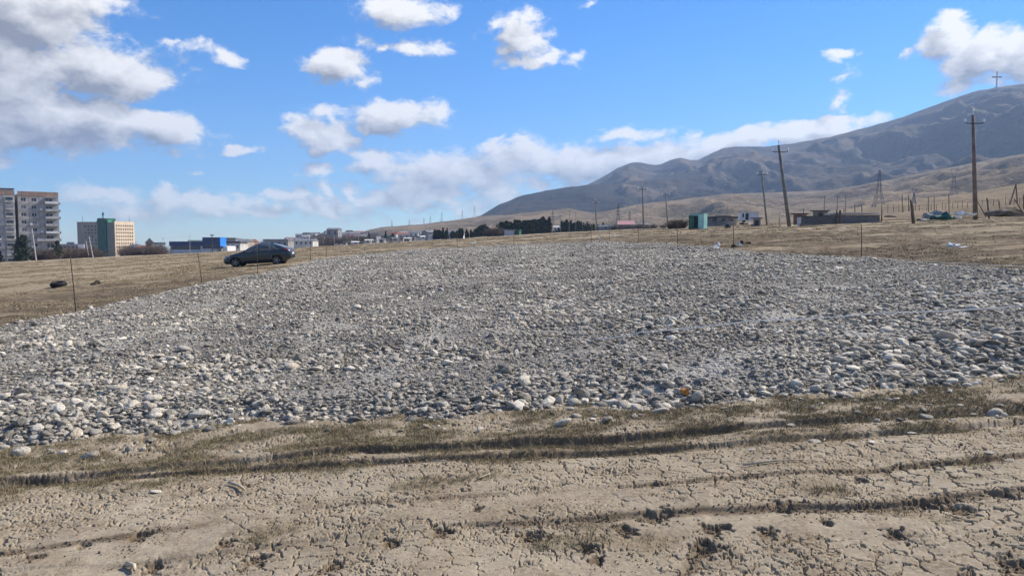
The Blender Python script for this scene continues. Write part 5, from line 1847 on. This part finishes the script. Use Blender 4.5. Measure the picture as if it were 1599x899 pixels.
# ------------------------------------------------------------------ block pens and sheds on the right
def wall_of_blocks(root, x0, x1, y0, h, mat, bl=.55, bh=.30, th=.25, seed=1):
    rs = random.Random(seed)
    me = [MB().box(.008, bl - .008, 0, th, .006, bh - .006).mesh('block', mat), MB().box(.008, bl - .008, -.02, th, .006, bh - .006).mesh('block', mat)]
    n, m = int((x1 - x0) / bl), int(round(h / bh))
    part(root, 'wall_core', mat, x0, x0 + n * bl + .2, y0 + .05, y0 + th - .03, -.8, m * bh - .05)
    for r_ in range(m):
        for c in range(n):
            if r_ == m - 1 and rs.random() < .25:
                continue
            obj('block', me[rs.randrange(2)], root, (x0 + c * bl + (bl * .4 if r_ % 2 else 0), y0 + rs.uniform(-.012, .012), r_ * bh))


def pens():
    Y = 97.0
    p = spot(1337, Y)
    z = at(1337, 354, Y).z
    h = at(1337, 333.5, Y).z - z
    root = empty('block_pen', (p.x, p.y, z), yaw_to(.05, -1), 'long dark block-walled pen with a pale roof edge', 'pen')
    wall_of_blocks(root, -2.6, 2.5, 0, h - .1, M_BLOCK, seed=2)
    part(root, 'side_wall', M_BLOCK, 2.62, 2.85, .02, 3.2, -.6, h - .15)
    part(root, 'side_wall', M_BLOCKD, -2.88, -2.64, -.1, 3.2, -.6, h - .1)
    part(root, 'roof', M_WALLW, -2.75, 2.6, -.25, 3.4, h - .02, h + .14)
    for x in (-2.95, 2.95):
        MB().tube([(x, -.1, -.5), (x + .08, -.1, h + .45)], .07, 6).build('post', M_WOOD, root)
    Y = 95.0
    p = spot(1275, Y)
    z = at(1275, 356, Y).z
    root = empty('block_pen', (p.x, p.y, z), yaw_to(-.05, -1), 'low dark stepped pen beside the leaning utility pole', 'pen')
    wall_of_blocks(root, -2.0, 2.0, .9, 1.45, M_BLOCKD, seed=3)
    wall_of_blocks(root, -2.3, 2.0, -.3, .75, M_BLOCKD, seed=4)
    part(root, 'end_slab', M_WALLW, -2.2, -2.02, .2, 1.2, -.5, 1.35)
    part(root, 'gate_board', M_WOOD, 2.25, 2.4, -.2, .1, -.4, 1.9)
    part(root, 'gate_board', M_WOOD, 2.55, 2.72, -.15, .1, -.4, 2.2)
    part(root, 'roof_sheet', M_ROOFD, -2.1, 1.6, .8, 3.0, 1.47, 1.53)
    Y = 112.0
    for px, w, top, base, lb, mm in ((1247, 1.7, 333, 350, 'small dark-roofed shed left of the stepped pen', M_BRICK), (1279, 1.9, 328.5, 345, 'grey hut rising behind the stepped pen', M_BLOCK), (1180, 1.0, 340, 352.5, 'small dark-roofed shed below the tilted pole', M_WALLG)):
        p = spot(px, Y)
        z, zt = at(px, base, Y).z, at(px, top, Y).z
        r_ = empty('shed', (p.x, p.y, z), yaw_to(-.3, -1), lb, 'shed')
        part(r_, 'wall', mm, -w / 2, w / 2, 0, 1.8, -.5, zt - z - .1)
        part(r_, 'roof', M_ROOFD, -w / 2 - .45, w / 2 + .3, -.3, 2.0, zt - z - .09, zt - z)
        part(r_, 'door', M_DARK, -.35, .3, -.04, 0, 0, (zt - z) * .7)


pens()


# ------------------------------------------------------------------ posts, fences
def post(px_t, top, px_b, base, Y, label, mat, rad=.06, group=None):
    b, t_ = at(px_b, base, Y), at(px_t, top, Y)
    d = t_ - b
    o = MB().tube([-d.normalized() * .4, d * .3, d * .7 + Vector((.02, 0, 0)), d], [rad, rad * .95, rad * .9, rad * .8], 7).build('fence_post', mat, None, True)
    o.location = b
    return tag(o, label, 'post', group)


post(1422, 312, 1425, 344, 78, 'thick weathered wooden post left of the tarpaulin heap', M_WOOD, .11)
post(1424.5, 317, 1427.5, 344, 78.4, 'shorter wooden post lashed to the thick weathered one', M_WOOD, .07)
post(1541, 309, 1544, 336, 80, 'wooden post right of the tall brown utility pole', M_WOOD, .08)
post(1584, 311, 1597, 332, 78, 'wooden post leaning steeply on the earth mound', M_WOOD, .06)
post(1526, 314, 1537, 334, 82, 'slanted brace leaning on the tall brown utility pole', M_WOOD, .05)
post(1598, 304, 1599, 322, 84, 'upright post at the end of the slope fence', M_WOOD, .08)
post(1200.5, 327, 1201, 347, 101, 'white post left of the leaning utility pole', M_WALLW, .06)
post(1218, 326, 1218.5, 349, 101, 'second white post close to the leaning utility pole', M_WALLW, .06)
post(1216.5, 339, 1217, 355, 96, 'thin dark stake close to the leaning utility pole', M_WOOD, .04)
for k, (px, top, base, Y) in enumerate(((1409, 302, 328, 118), (1450, 307, 327, 122), (1459, 306, 326, 125), (1482, 304, 330, 112), (1377, 321, 339, 95), (1419, 304, 326, 122), (1335, 319, 334, 108), (1346, 321, 334, 108), (1318, 326, 336, 104), (1255, 325, 338, 112), (1561, 314, 324, 118))):
    post(px - .5, top, px, base, Y, 'thin dark fence post on the dry slope behind the pens', M_WOOD, .06, 'thin fence posts on the slope')
# fence rails / wires along that slope: a string of small stakes
rs_ = random.Random(14)
for i in range(26):
    px = 1388 + i * 8.2 + rs_.uniform(-2, 2)
    Y = 128 + rs_.uniform(-1, 1)
    base = np.interp(px, [1388, 1599], [329, 315])
    post(px + rs_.uniform(-.5, .5), base - rs_.uniform(5, 11), px, base, Y, 'short stake of the wire fence across the slope', M_WOOD, .035, 'stakes of the slope wire fence')
fw_ = [at(px, np.interp(px, [1380, 1600], [325, 309]), 128) for px in range(1380, 1640, 20)]
o = MB().tube([q - fw_[0] for q in fw_], .018, 4).build('fence_wire', M_DARK)
o.location = fw_[0]
tag(o, 'dark wire strung along the short slope stakes', 'wire')
# A-frame
b = at(1582, 319, 118)
r_ = empty('frame_pole', b, 0, 'a-shaped wooden frame pole on the dry slope', 'pole')
t1 = at(1586.5, 288, 118) - b
MB().tube([at(1577, 319, 118) - b, t1], .09, 6).build('leg', M_WOOD, r_)
MB().tube([at(1588.5, 316, 118) - b, t1 + Vector((.05, .1, .05))], .09, 6).build('leg', M_WOOD, r_)


# ------------------------------------------------------------------ marker rods and string round the gravel
M_ROD = material('rusty_rebar', (0.085, 0.06, 0.045), 0.85, 0.3, 8.0)
M_STRING = material('white_string', (0.78, 0.77, 0.74), 0.8, 0.05, 30.0)
RODS = [(109.5, 397, 118.5, 490), (309, 394, 315, 441), (401, 391, 402.5, 432), (484.5, 370, 485, 411), (509.5, 366, 509.5, 405.5), (713.5, 362, 714, 392), (802, 361, 802.5, 387), (923, 355, 923, 383), (951, 350, 951.5, 381), (996.5, 349, 996.5, 384), (1057, 346, 1058, 386), (1145, 343, 1145.5, 392), (1345, 351, 1345, 407)]
rodtops = []
for i, (xt, yt, xb, yb) in enumerate(RODS):
    g = on_ground(xb, yb)
    if i in (9, 10, 11):
        g = on_ground(xb, yb)
    b = Vector((g.x, g.y, gz(g.x, g.y)))
    t_ = at(xt, yt, g.y)
    hgt = min((t_ - b).length, 1.9)
    d = (t_ - b).normalized() * hgt
    rad = .012 if g.y < 26 else .014
    o = MB().tube([-d * .15, d * .5 + Vector((.008, 0, 0)), d], rad, 6).build('marker_rod', M_ROD, None, True)
    o.location = b
    tag(o, ['thin leaning rusty rod beside the discarded tyre', 'thin rod at the gravel edge before the blue hall', 'thin rod in front of the parked car door', 'faint thin rod just behind the car boot', 'dark thin rod at the far corner behind the car', 'thin rod at the far gravel edge near the lilac house',
            'thin rod at the far gravel edge near the metal sheds', 'thin rod at the far gravel corner before the evergreens', 'darker thin rod close to the far gravel corner', 'thin rod just right of the far gravel corner', 'thin rod before the teal kiosk', 'thin rod behind the scattered rubbish', 'dark thin rod before the long block pen'][i], 'rod')
    rodtops.append((b, d))


def string(pts, label, sag=.0, rad=.005):
    pts = [Vector(p) for p in pts]
    q = []
    for a, b in zip(pts[:-1], pts[1:]):
        for k in range(12):
            u = k / 12
            v = a.lerp(b, u)
            v.z -= sag * 4 * u * (1 - u)
            q.append(v)
    q.append(pts[-1])
    o = MB().tube([v - q[0] for v in q], rad, 5).build('string', M_STRING, None, True)
    o.location = q[0]
    return tag(o, label, 'string')


def over_gravel(px, py, lift=.10):
    g = on_ground(px, py)
    d = gravel_d(np.array([g.x]), np.array([g.y]))
    return Vector((g.x, g.y, gz(g.x, g.y) + float(bed_h(g.x, g.y, d)[0]) + lift))


string([over_gravel(930, 562, .05), over_gravel(1000, 557), over_gravel(1170, 543), over_gravel(1380, 529), over_gravel(1599, 512), over_gravel(1760, 500)], 'long white string stretched low across the gravel', .015, .0062)
string([over_gravel(1480, 484, .05), over_gravel(1599, 474, .06), over_gravel(1760, 462, .08)], 'shorter white string lying on the far right gravel', .01, .006)
b, d = rodtops[-1]
string([b + d * .12, over_gravel(1599, 421, .12), over_gravel(1700, 428, .12)], 'white string tied low on the rod before the block pen', .03, .006)


# ------------------------------------------------------------------ tyre, rubbish, heaps, sticks
def tyre_obj():
    g = on_ground(92, 450)
    root = empty('old_tyre', (g.x, g.y, ground_z(g.x, g.y) + .01), R(20), 'discarded black tyre lying flat on the field', 'tyre')
    MB().lathe([(.20, .03), (.24, .0), (.34, .0), (.385, .05), (.385, .17), (.34, .22), (.24, .22), (.20, .19), (.22, .11), (.20, .03)], 28).build('carcass', M_RUBBER, root, True)
    tr = MB()
    for k in range(28):
        a = 2 * math.pi * k / 28
        c, s = math.cos(a), math.sin(a)
        u = Vector((c, s, 0)); v = Vector((-s, c, 0))
        q = [u * .383 + v * .02, u * .383 - v * .02, u * .395 - v * .02, u * .395 + v * .02]
        tr.add([(p.x, p.y, .06) for p in q] + [(p.x, p.y, .16) for p in q], [(0, 1, 2, 3), (4, 5, 6, 7), (0, 1, 5, 4), (1, 2, 6, 5), (2, 3, 7, 6), (3, 0, 4, 7)])
    tr.build('tread', M_RUBBER, root)
    root.rotation_euler = (R(8), R(-4), R(20))
    root.scale = (.82, .82, .95)
    root.location.z -= .03


tyre_obj()


def heap(name, px, py, w, h, d, mat, label, cat, seed, Y=None, rag=.25, sub=3, rz=0.0):
    """a crumpled or piled lump: displaced dome"""
    if Y is None:
        g = on_ground(px, py)
        z = ground_z(g.x, g.y)
        Y = g.y
    else:
        g = at(px, py, Y)
        z = g.z
    rs = np.random.default_rng(seed)
    bm = bmesh.new()
    bmesh.ops.create_icosphere(bm, subdivisions=sub, radius=.5)
    off = rs.uniform(0, 50)
    cs = np.array([v.co[:] for v in bm.verts])
    ks = 1 + rag * fbm(cs[:, 0] * 3 + off, cs[:, 1] * 3 + cs[:, 2] * 2 + off, 3, seed)
    for v, c, k in zip(bm.verts, cs, ks):
        v.co = Vector((c[0] * w * k, c[1] * d * k, max(-.12, c[2]) * 2 * h * (k if c[2] > 0 else 1) * (1 + rag * .8 * math.sin(c[0] * 9 + off))))
    me = bpy.data.meshes.new(name)
    bm.to_mesh(me)
    bm.free()
    me.materials.append(mat)
    o = obj(name, me, None, (g.x, g.y, z), (0, 0, rz))
    return tag(o, label, cat)


def wpx(n, py, px=800, Y=None):
    return n * (Y or on_ground(px, py).y) / FPX


heap('plastic_bag', 1121, 386, .28, .12, .25, M_BAG, 'upright crumpled white bag behind the far gravel edge', 'bag', 1, rag=.5)
heap('plastic_scrap', 1116, 389, .35, .10, .3, M_BAG, 'flat white scrap lying below the upright crumpled bag', 'rubbish', 2, rag=.5)
heap('earth_clod', 1162, 383, .55, .17, .5, M_CLOD, 'large dark clod standing on the churned ground', 'clod', 3, rag=.5)
heap('earth_clod', 1147, 388, .4, .12, .4, M_CLOD, 'smaller dark clod beside the white scrap', 'clod', 4, rag=.5)
heap('plastic_scrap', 1155, 386.5, .16, .16, .16, M_BAG, 'small white scrap between the two dark clods', 'rubbish', 5, rag=.4)
heap('slab', 1112, 389.5, .95, .07, .6, material('grey_green_slab', (.16, .165, .125), .9, .2, 4), 'flat grey-green slab lying by the far gravel edge', 'slab', 6, rag=.1)
heap('plastic_scrap', 1049, 387.5, .55, .07, .3, M_BAG, 'long flat white scrap on the far gravel edge', 'rubbish', 7, rag=.3)
heap('plastic_sheet', 1488, 384, .5, .11, .35, M_BAG, 'crumpled white sheet on the open field below the tall pole', 'rubbish', 8, rag=.5)
heap('plastic_sheet', 1505, 385, .38, .04, .2, M_BAG, 'thin white strip trailing from the crumpled sheet', 'rubbish', 9, rag=.4)
heap('plastic_bag', 1576, 353, 1.05, .42, .7, M_BAG, 'bulging white sack heap by the field track', 'bag', 10, Y=68, rag=.4)
heap('tarpaulin_heap', 1472, 341, 2.4, .5, 1.4, M_TARP, 'dark green tarpaulin thrown over a heap', 'tarpaulin', 11, Y=80, rag=.35)
heap('rubble_heap', 1458, 339.5, 2.2, .60, 1.2, M_WALLG, 'grey rubble heap under the green tarpaulin edge', 'heap', 12, Y=81, rag=.4)
heap('sack', 1499, 335, 1.1, .32, .8, M_BAG, 'stacked pale sacks beside the green tarpaulin', 'sack', 13, Y=81, rag=.5)
heap('sack', 1512, 335.5, 1.4, .2, .8, M_BAG, 'low spread of pale sacks at the foot of the tall pole', 'sack', 14, Y=80.5, rag=.5)
heap('plastic_scrap', 1499, 340.5, .4, .18, .3, M_BAG, 'small white scrap in front of the pale sacks', 'rubbish', 15, Y=78, rag=.4)
heap('plastic_scrap', 1443, 343, .55, .12, .3, M_BAG, 'white scrap beside the dark block by the wooden post', 'rubbish', 16, Y=77, rag=.4)
heap('rubber_block', 1435, 343.5, .42, .16, .3, M_DARK, 'dark block lying at the foot of the wooden post', 'rubbish', 17, Y=77, rag=.2)
heap('earth_mound', 1572, 335, 4.2, .65, 2.5, M_DIRT, 'low earth mound on the slope beside the tall pole', 'mound', 18, Y=79, rag=.25)
heap('pipe_half', 1390, 338.5, 1.6, .18, .35, M_DARK, 'dark half pipe lying behind the long block pen', 'pipe', 19, Y=96, rag=.1)
heap('plastic_drum', 1363, 351, .55, .30, .4, material('blue_plastic', (.05, .16, .26), .5, .1, 2), 'blue plastic bag at the corner of the long block pen', 'bag', 20, Y=93, rag=.3)
heap('wheelbarrow_heap', 1136, 356, .85, .42, .6, M_DARK, 'black scrap heap between the teal kiosk and trailer', 'heap', 21, Y=112, rag=.5)
heap('sheet_scrap', 1137, 359.5, .8, .08, .4, M_STEEL, 'grey scrap sheet in front of the black scrap heap', 'rubbish', 22, Y=110, rag=.2)
heap('scrap_heap', 1162, 350, 1.5, .28, .8, M_DARK, 'dark scrap in front of the white trailer', 'heap', 23, Y=138, rag=.5)
heap('scrap_heap', 1178, 352, 1.2, .22, .7, M_DARK, 'dark scrap heap at the trailer end', 'heap', 24, Y=136, rag=.5)
heap('plastic_scrap', 1170, 349.5, .6, .15, .4, M_BAG, 'white scrap between the dark heaps by the trailer', 'rubbish', 25, Y=137, rag=.5)
heap('earth_clod', 150, 446, .4, .16, .4, M_CLOD, 'dark clod on the left field beyond the tyre', 'clod', 26, rag=.5)
heap('pale_rock', 144, 489, .20, .17, .18, material('pale_limestone', (.62, .56, .47), .9, .15, 5), 'pale pointed rock at the foot of the leaning rod', 'rock', 27, rag=.4)
heap('plastic_scrap', 935, 372.5, .3, .15, .2, M_BAG, 'small white scrap on the field before the evergreens', 'rubbish', 28, rag=.4)
heap('plastic_scrap', 959, 370, .25, .25, .2, M_BAG, 'upright white scrap on the field by the dark pole', 'rubbish', 29, rag=.4)
heap('plastic_scrap', 740, 382, .8, .12, .3, M_BAG, 'long white scrap on the field beyond the gravel', 'rubbish', 30, rag=.4)
heap('dark_rag', 1012, 541, .22, .045, .14, M_DARK, 'black rag lying on the gravel by the string', 'rag', 31, rag=.5).location.z += .2
heap('dark_rag', 998, 548, .16, .06, .12, M_DARK, 'smaller black rag lying beside the long string', 'rag', 32, rag=.5).location.z += .19
g = over_gravel(1068, 624, .02)
tag(obj('brick_fragment', MB().prism([(-.035, 0), (.03, -.01), (.042, .045), (.005, .07), (-.04, .05)], -.03, .035, 'y').mesh('brick_fragment', material('orange_brick', (.62, .26, .07), .85, .2, 20)), None, g, (.2, .1, .4), (.72, .72, .72)), 'orange brick fragment among the front gravel stones', 'brick')
M_STRAW = material('bleached_stick', (0.50, 0.41, 0.29), 0.9, 0.2, 20.0)
for i, (p0, p1, rad, lb) in enumerate((((357, 755), (382, 767), .011, 'bleached stick lying across the turf'), ((198, 880), (210, 891), .013, 'short pale stick by the lowest wheel track'), ((1160, 728), (1255, 722), .007, 'long thin stick lying on the cracked mud'),
                                       ((745, 752), (765, 742), .006, 'thin dry stalk on the mud'), ((318, 771), (330, 762), .005, 'thin straw beside the flat stone'), ((678, 721), (700, 727), .006, 'crooked dry twig on the turf'), ((1286, 690), (1288, 683), .006, 'tiny twig beside the flat pale stone'))):
    a, c = on_ground(*p0), on_ground(*p1)
    a.z, c.z = ground_z(a.x, a.y) + rad + .006, ground_z(c.x, c.y) + rad + .006
    m_ = (a + c) / 2
    m_.z = max(ground_z(m_.x, m_.y) + rad + .006, m_.z)
    m_ += Vector((.01, .015, 0))
    o = MB().tube([a - a, m_ - a, c - a], [rad, rad * .9, rad * .6], 6).build('stick', M_STRAW, None, True)
    o.location = a
    tag(o, lb, 'stick')


# ------------------------------------------------------------------ parked car
def car():
    L = 4.42
    paint = material('dark_teal_car_paint', (0.013, 0.024, 0.029), 0.32, 0.05, 1.0, spec=0.5, coat=0.5)
    glass = material('car_glass', (0.085, 0.10, 0.105), 0.06, 0.05, 1.0, spec=0.8)  # opaque; grey base stands in for light seen through the windows
    trim = material('black_trim', (0.012, 0.012, 0.013), 0.6, 0.1, 2.0)
    alloy = material('alloy_wheel', (0.22, 0.225, 0.23), 0.4, 0.1, 3.0, metal=0.5)
    red = material('red_lamp_lens', (0.42, 0.02, 0.025), 0.2, 0.05, 2.0, spec=0.6)
    clear = material('clear_lamp_lens', (0.55, 0.57, 0.6), 0.15, 0.05, 2.0, spec=0.7)
    p = (on_ground(375, 417) + on_ground(440, 412.5)) / 2
    root = empty('parked_car', (0, 0, 0), 0, 'dark teal fastback car parked at the gravel edge, nose downhill', 'car')
    xs = np.array([0.0, .03, .10, .22, .38, .58, .80, 1.05, 1.28, 1.5, 1.75, 2.0, 2.25, 2.5, 2.75, 3.0, 3.25, 3.5, 3.75, 3.95, 4.12, 4.26, 4.36, 4.42])
    top = np.interp(xs, [0, .03, .10, .22, .38, .58, .8, 1.05, 1.28, 1.5, 1.75, 2.0, 2.25, 2.5, 2.75, 3.0, 3.25, 3.5, 3.75, 3.95, 4.12, 4.26, 4.36, 4.42],
                    [.52, .60, .67, .735, .79, .84, .89, .94, .985, 1.10, 1.245, 1.355, 1.43, 1.465, 1.47, 1.45, 1.405, 1.34, 1.255, 1.175, 1.105, 1.05, .99, .86])
    belt = np.interp(xs, [0, .3, .8, 1.28, 2.2, 3.2, 3.9, 4.3, 4.42], [.50, .70, .82, .90, .955, 1.0, 1.03, .99, .82])
    belt = np.minimum(belt, top - .03)
    wid = np.interp(xs, [0, .03, .1, .22, .4, .8, 1.4, 2.2, 3.2, 3.7, 4.0, 4.26, 4.42], [.48, .58, .68, .77, .84, .885, .90, .90, .90, .885, .85, .79, .68])
    bot = np.interp(xs, [0, .1, .4, .8, 3.6, 4.1, 4.42], [.34, .24, .20, .19, .19, .24, .40])
    rw = np.interp(xs, [0, 1.2, 1.5, 2.2, 3.2, 3.9, 4.42], [.86, .84, .74, .68, .67, .74, .86])

    def section(i):
        w, b, t_, zb = wid[i], bot[i], top[i], belt[i]
        hi = t_ - zb
        wr = w * rw[i]
        pts = [(0, b), (w * .55, b), (w * .86, b + .01), (w * .965, b + .09), (w * .995, b + .25 * (zb - b) + .05), (w, b + .62 * (zb - b)), (w * .985, zb - .03), (w * .965, zb),
               (w * .965 + (wr - w * .965) * .55, zb + hi * .52), (wr, zb + hi * .86), (wr * .86, zb + hi * .965), (wr * .45, t_), (0, t_ + .003)]
        return [Vector((xs[i], y, z)) for y, z in pts]
    secs = [section(i) for i in range(len(xs))]
    n = len(secs[0])
    mb = MB()
    full = []
    for s in secs:
        ring = [Vector((v.x, -v.y, v.z)) for v in s] + [v for v in reversed(s[1:-1])]
        full.append(ring)
    m = len(full[0])
    vs = [v for r_ in full for v in r_]
    fs = [(i * m + k, i * m + (k + 1) % m, (i + 1) * m + (k + 1) % m, (i + 1) * m + k) for i in range(len(full) - 1) for k in range(m)]
    fs += [tuple(range(m)), tuple((len(full) - 1) * m + k for k in reversed(range(m)))]
    mb.add(vs, fs)
    body_me = mb.mesh('body', paint, True)
    body = bpy.data.objects.new('body', body_me)
    WX = (0.86, 3.52)
    cut = MB()
    for x in WX:
        for sgn in (-1, 1):
            ring = [(x + .365 * math.cos(a), .32 + .365 * math.sin(a)) for a in [2 * math.pi * k / 26 for k in range(26)]]
            cut.prism(ring, sgn * .62, sgn * 1.1, 'y')
    cutter = cut.build('cutter', trim)
    COL.objects.link(body)
    bo = body.modifiers.new('arches', 'BOOLEAN')
    bo.operation, bo.object, bo.solver = 'DIFFERENCE', cutter, 'EXACT'
    dg = bpy.context.evaluated_depsgraph_get()
    me = bpy.data.meshes.new_from_object(body.evaluated_get(dg))
    body.modifiers.clear()
    body.data = me
    if len(me.materials) == 0:
        me.materials.append(paint)
    bpy.data.objects.remove(cutter)
    body.parent = root
    try:
        me.set_sharp_from_angle(angle=R(38))
    except Exception:
        pass

    def surf(x, k, sgn, off=.006):
        """point on the body side at length x between section points (k may be fractional)"""
        i = min(max(np.searchsorted(xs, x) - 1, 0), len(xs) - 2)
        u = (x - xs[i]) / (xs[i + 1] - xs[i])
        k0, f = int(k), k - int(k)
        a = secs[i][k0].lerp(secs[i][min(k0 + 1, n - 1)], f)
        b = secs[i + 1][k0].lerp(secs[i + 1][min(k0 + 1, n - 1)], f)
        v = a.lerp(b, u)
        c = Vector((v.x, 0, .75))
        d = (v - c); d.x = 0
        v = v + d.normalized() * off
        return Vector((v.x, v.y * sgn, v.z))

    def patch(name, mat, parent, sgn, x0f, x1f, k0, k1, nx=8, nk=4, off=.006):
        q = MB()
        vs = []
        for a in range(nk + 1):
            k = k0 + (k1 - k0) * a / nk
            for b in range(nx + 1):
                t_ = a / nk
                xa, xb = x0f[0] + (x0f[1] - x0f[0]) * t_, x1f[0] + (x1f[1] - x1f[0]) * t_
                vs.append(surf(xa + (xb - xa) * b / nx, k, sgn, off))
        fs = [(a * (nx + 1) + b, a * (nx + 1) + b + 1, (a + 1) * (nx + 1) + b + 1, (a + 1) * (nx + 1) + b) for a in range(nk) for b in range(nx)]
        q.add(vs, fs)
        o = q.build(name, mat, parent, True)
        sm = o.modifiers.new('thickness', 'SOLIDIFY')
        sm.thickness, sm.offset = .006, 0
        return o
    for sgn in (-1, 1):
        for x0f, x1f in (((1.34, 1.34), (2.36, 2.36)), ((2.39, 2.39), (3.28, 3.22))):
            d = patch('door', paint, root, sgn, x0f, x1f, 3.2, 6.9, 8, 5, .005)
            h = surf(x1f[0] - .16, 6.1, sgn, .02)
            MB().box(h.x - .1, h.x + .08, h.y - .015, h.y + .015, h.z - .015, h.z + .015).build('handle', M_STEEL, d)
        patch('side_window', glass, root, sgn, (1.50, 1.95), (2.36, 2.34), 7.25, 9.0, off=.008)
        patch('side_window', glass, root, sgn, (2.42, 2.40), (3.22, 3.10), 7.25, 9.0, off=.008)
        patch('quarter_window', glass, root, sgn, (3.27, 3.14), (3.62, 3.28), 7.35, 8.9, off=.008)
        patch('window_trim', M_STEEL, root, sgn, (1.45, 1.45), (3.7, 3.7), 7.02, 7.18, 14, 1, .011)
        patch('sill', trim, root, sgn, (1.25, 1.25), (3.15, 3.15), 2.6, 3.4, 8, 2, .008)
        patch('headlight', clear, root, sgn, (.13, .20), (.52, .50), 6.0, 7.2, 6, 2, .01)
        patch('taillight', red, root, sgn, (4.05, 4.02), (4.34, 4.33), 6.0, 7.4, 5, 3, .012)
        mp = surf(1.52, 7.3, sgn, .10)
        MB().lathe([(0, -.075), (.07, -.05), (.085, 0), (.07, .05), (0, .07)], 10, (mp.x, mp.y, mp.z + .05)).build('mirror', paint, root, True)
    # windscreen and rear screen over the roof line
    def screen(name, x0, x1, k0, nx=6):
        q = MB(); vs = []
        for b in range(nx + 1):
            x = x0 + (x1 - x0) * b / nx
            row = [surf(x, k0 + (12 - k0) * t_ / 4, -1, .008) for t_ in range(5)] + [surf(x, 12 - (12 - k0) * t_ / 4, 1, .008) for t_ in range(1, 5)]
            vs += row
        fs = [(b * 9 + k, b * 9 + k + 1, (b + 1) * 9 + k + 1, (b + 1) * 9 + k) for b in range(nx) for k in range(8)]
        q.add(vs, fs)
        q.build(name, glass, root, True)
    screen('windscreen', 1.34, 2.04, 9.6)
    screen('rear_window', 3.42, 4.10, 9.8)
    part(root, 'number_plate', M_WHITE, 4.405, 4.44, -.26, .26, .66, .77)
    part(root, 'rear_bumper_insert', trim, 4.36, 4.425, -.6, .6, .40, .52)
    part(root, 'tail_light_bar', red, 4.395, 4.43, -.5, .5, .885, .92)
    part(root, 'grille', trim, -.012, .05, -.42, .42, .36, .50)
    part(root, 'underbody', trim, .5, 3.9, -.58, .58, .17, .26)
    MB().prism([(2.95 + .0, 1.45), (3.2, 1.41), (3.16, 1.50)], -.015, .015, 'y').build('roof_fin', paint, root)
    for x in WX:
        for sgn in (-1, 1):
            w = empty('wheel')
            w.parent = root
            w.location = (x, sgn * .79, .315)
            w.rotation_euler = (R(90) * sgn, 0, 0)
            for k in ('label',):
                pass
            # axis along local z after the turn; outer face at -z*sgn side
            MB().lathe([(.205, -.10), (.24, -.112), (.295, -.10), (.315, -.06), (.315, .06), (.295, .10), (.24, .112), (.205, .10)], 28).build('tyre', M_RUBBER, w, True)
            rim = MB().lathe([(.205, -.105), (.19, -.095), (.185, .05), (.0, .05)], 24)
            rim.build('rim_well', trim, w, True)
            sp = MB()
            for k in range(5):
                a = 2 * math.pi * k / 5
                c, s = math.cos(a), math.sin(a)
                def pt(r_, t_, z):
                    return (r_ * c - t_ * s, r_ * s + t_ * c, z)
                sp.add([pt(.03, -.028, -.075), pt(.03, .028, -.075), pt(.195, .042, -.095), pt(.195, -.042, -.095), pt(.03, -.028, -.05), pt(.03, .028, -.05), pt(.195, .042, -.07), pt(.195, -.042, -.07)],
                       [(0, 1, 2, 3), (4, 5, 6, 7), (0, 1, 5, 4), (1, 2, 6, 5), (2, 3, 7, 6), (3, 0, 4, 7)])
            sp.lathe([(0, -.10), (.045, -.095), (.05, -.05)], 10)
            sp.lathe([(.187, -.10), (.205, -.108), (.205, -.09)], 24)
            sp.build('rim', alloy, w)
    # stand it on the slope: nose to the left
    a = math.atan2(.06, 1.0)
    fwd = Vector((-1, -.07, 0)).normalized()
    c = p.copy()
    e = 1.3
    def gzz(v):
        return float(H0(v.x, v.y))
    pf, pr = c + fwd * e, c - fwd * e
    pitch = math.atan2(gzz(pr) - gzz(pf), 2 * e)
    side = Vector((fwd.y, -fwd.x, 0))
    roll = math.atan2(gzz(c + side) - gzz(c - side), 2.0)
    X = -(fwd * math.cos(pitch) + Vector((0, 0, -math.sin(pitch))))          # car +x points to the tail
    Yv = Vector((-X.y, X.x, 0)).normalized()
    Yv.z = (gzz(c + Yv) - gzz(c - Yv)) / 2
    Yv.normalize()
    Z = X.cross(Yv).normalized()
    Yv = Z.cross(X)
    M = Matrix((X, Yv, Z)).transposed().to_4x4()
    mid = (WX[0] + WX[1]) / 2
    o = c - X * mid
    o.z = gz(c.x, c.y) + .0 - (X * mid).z
    M.translation = o
    M = M @ Matrix.Scale(.96, 4)
    root.matrix_world = M
    for ch in root.children:
        if ch.name.startswith('wheel'):
            ch.pop('label', None)


car()
build_haze()
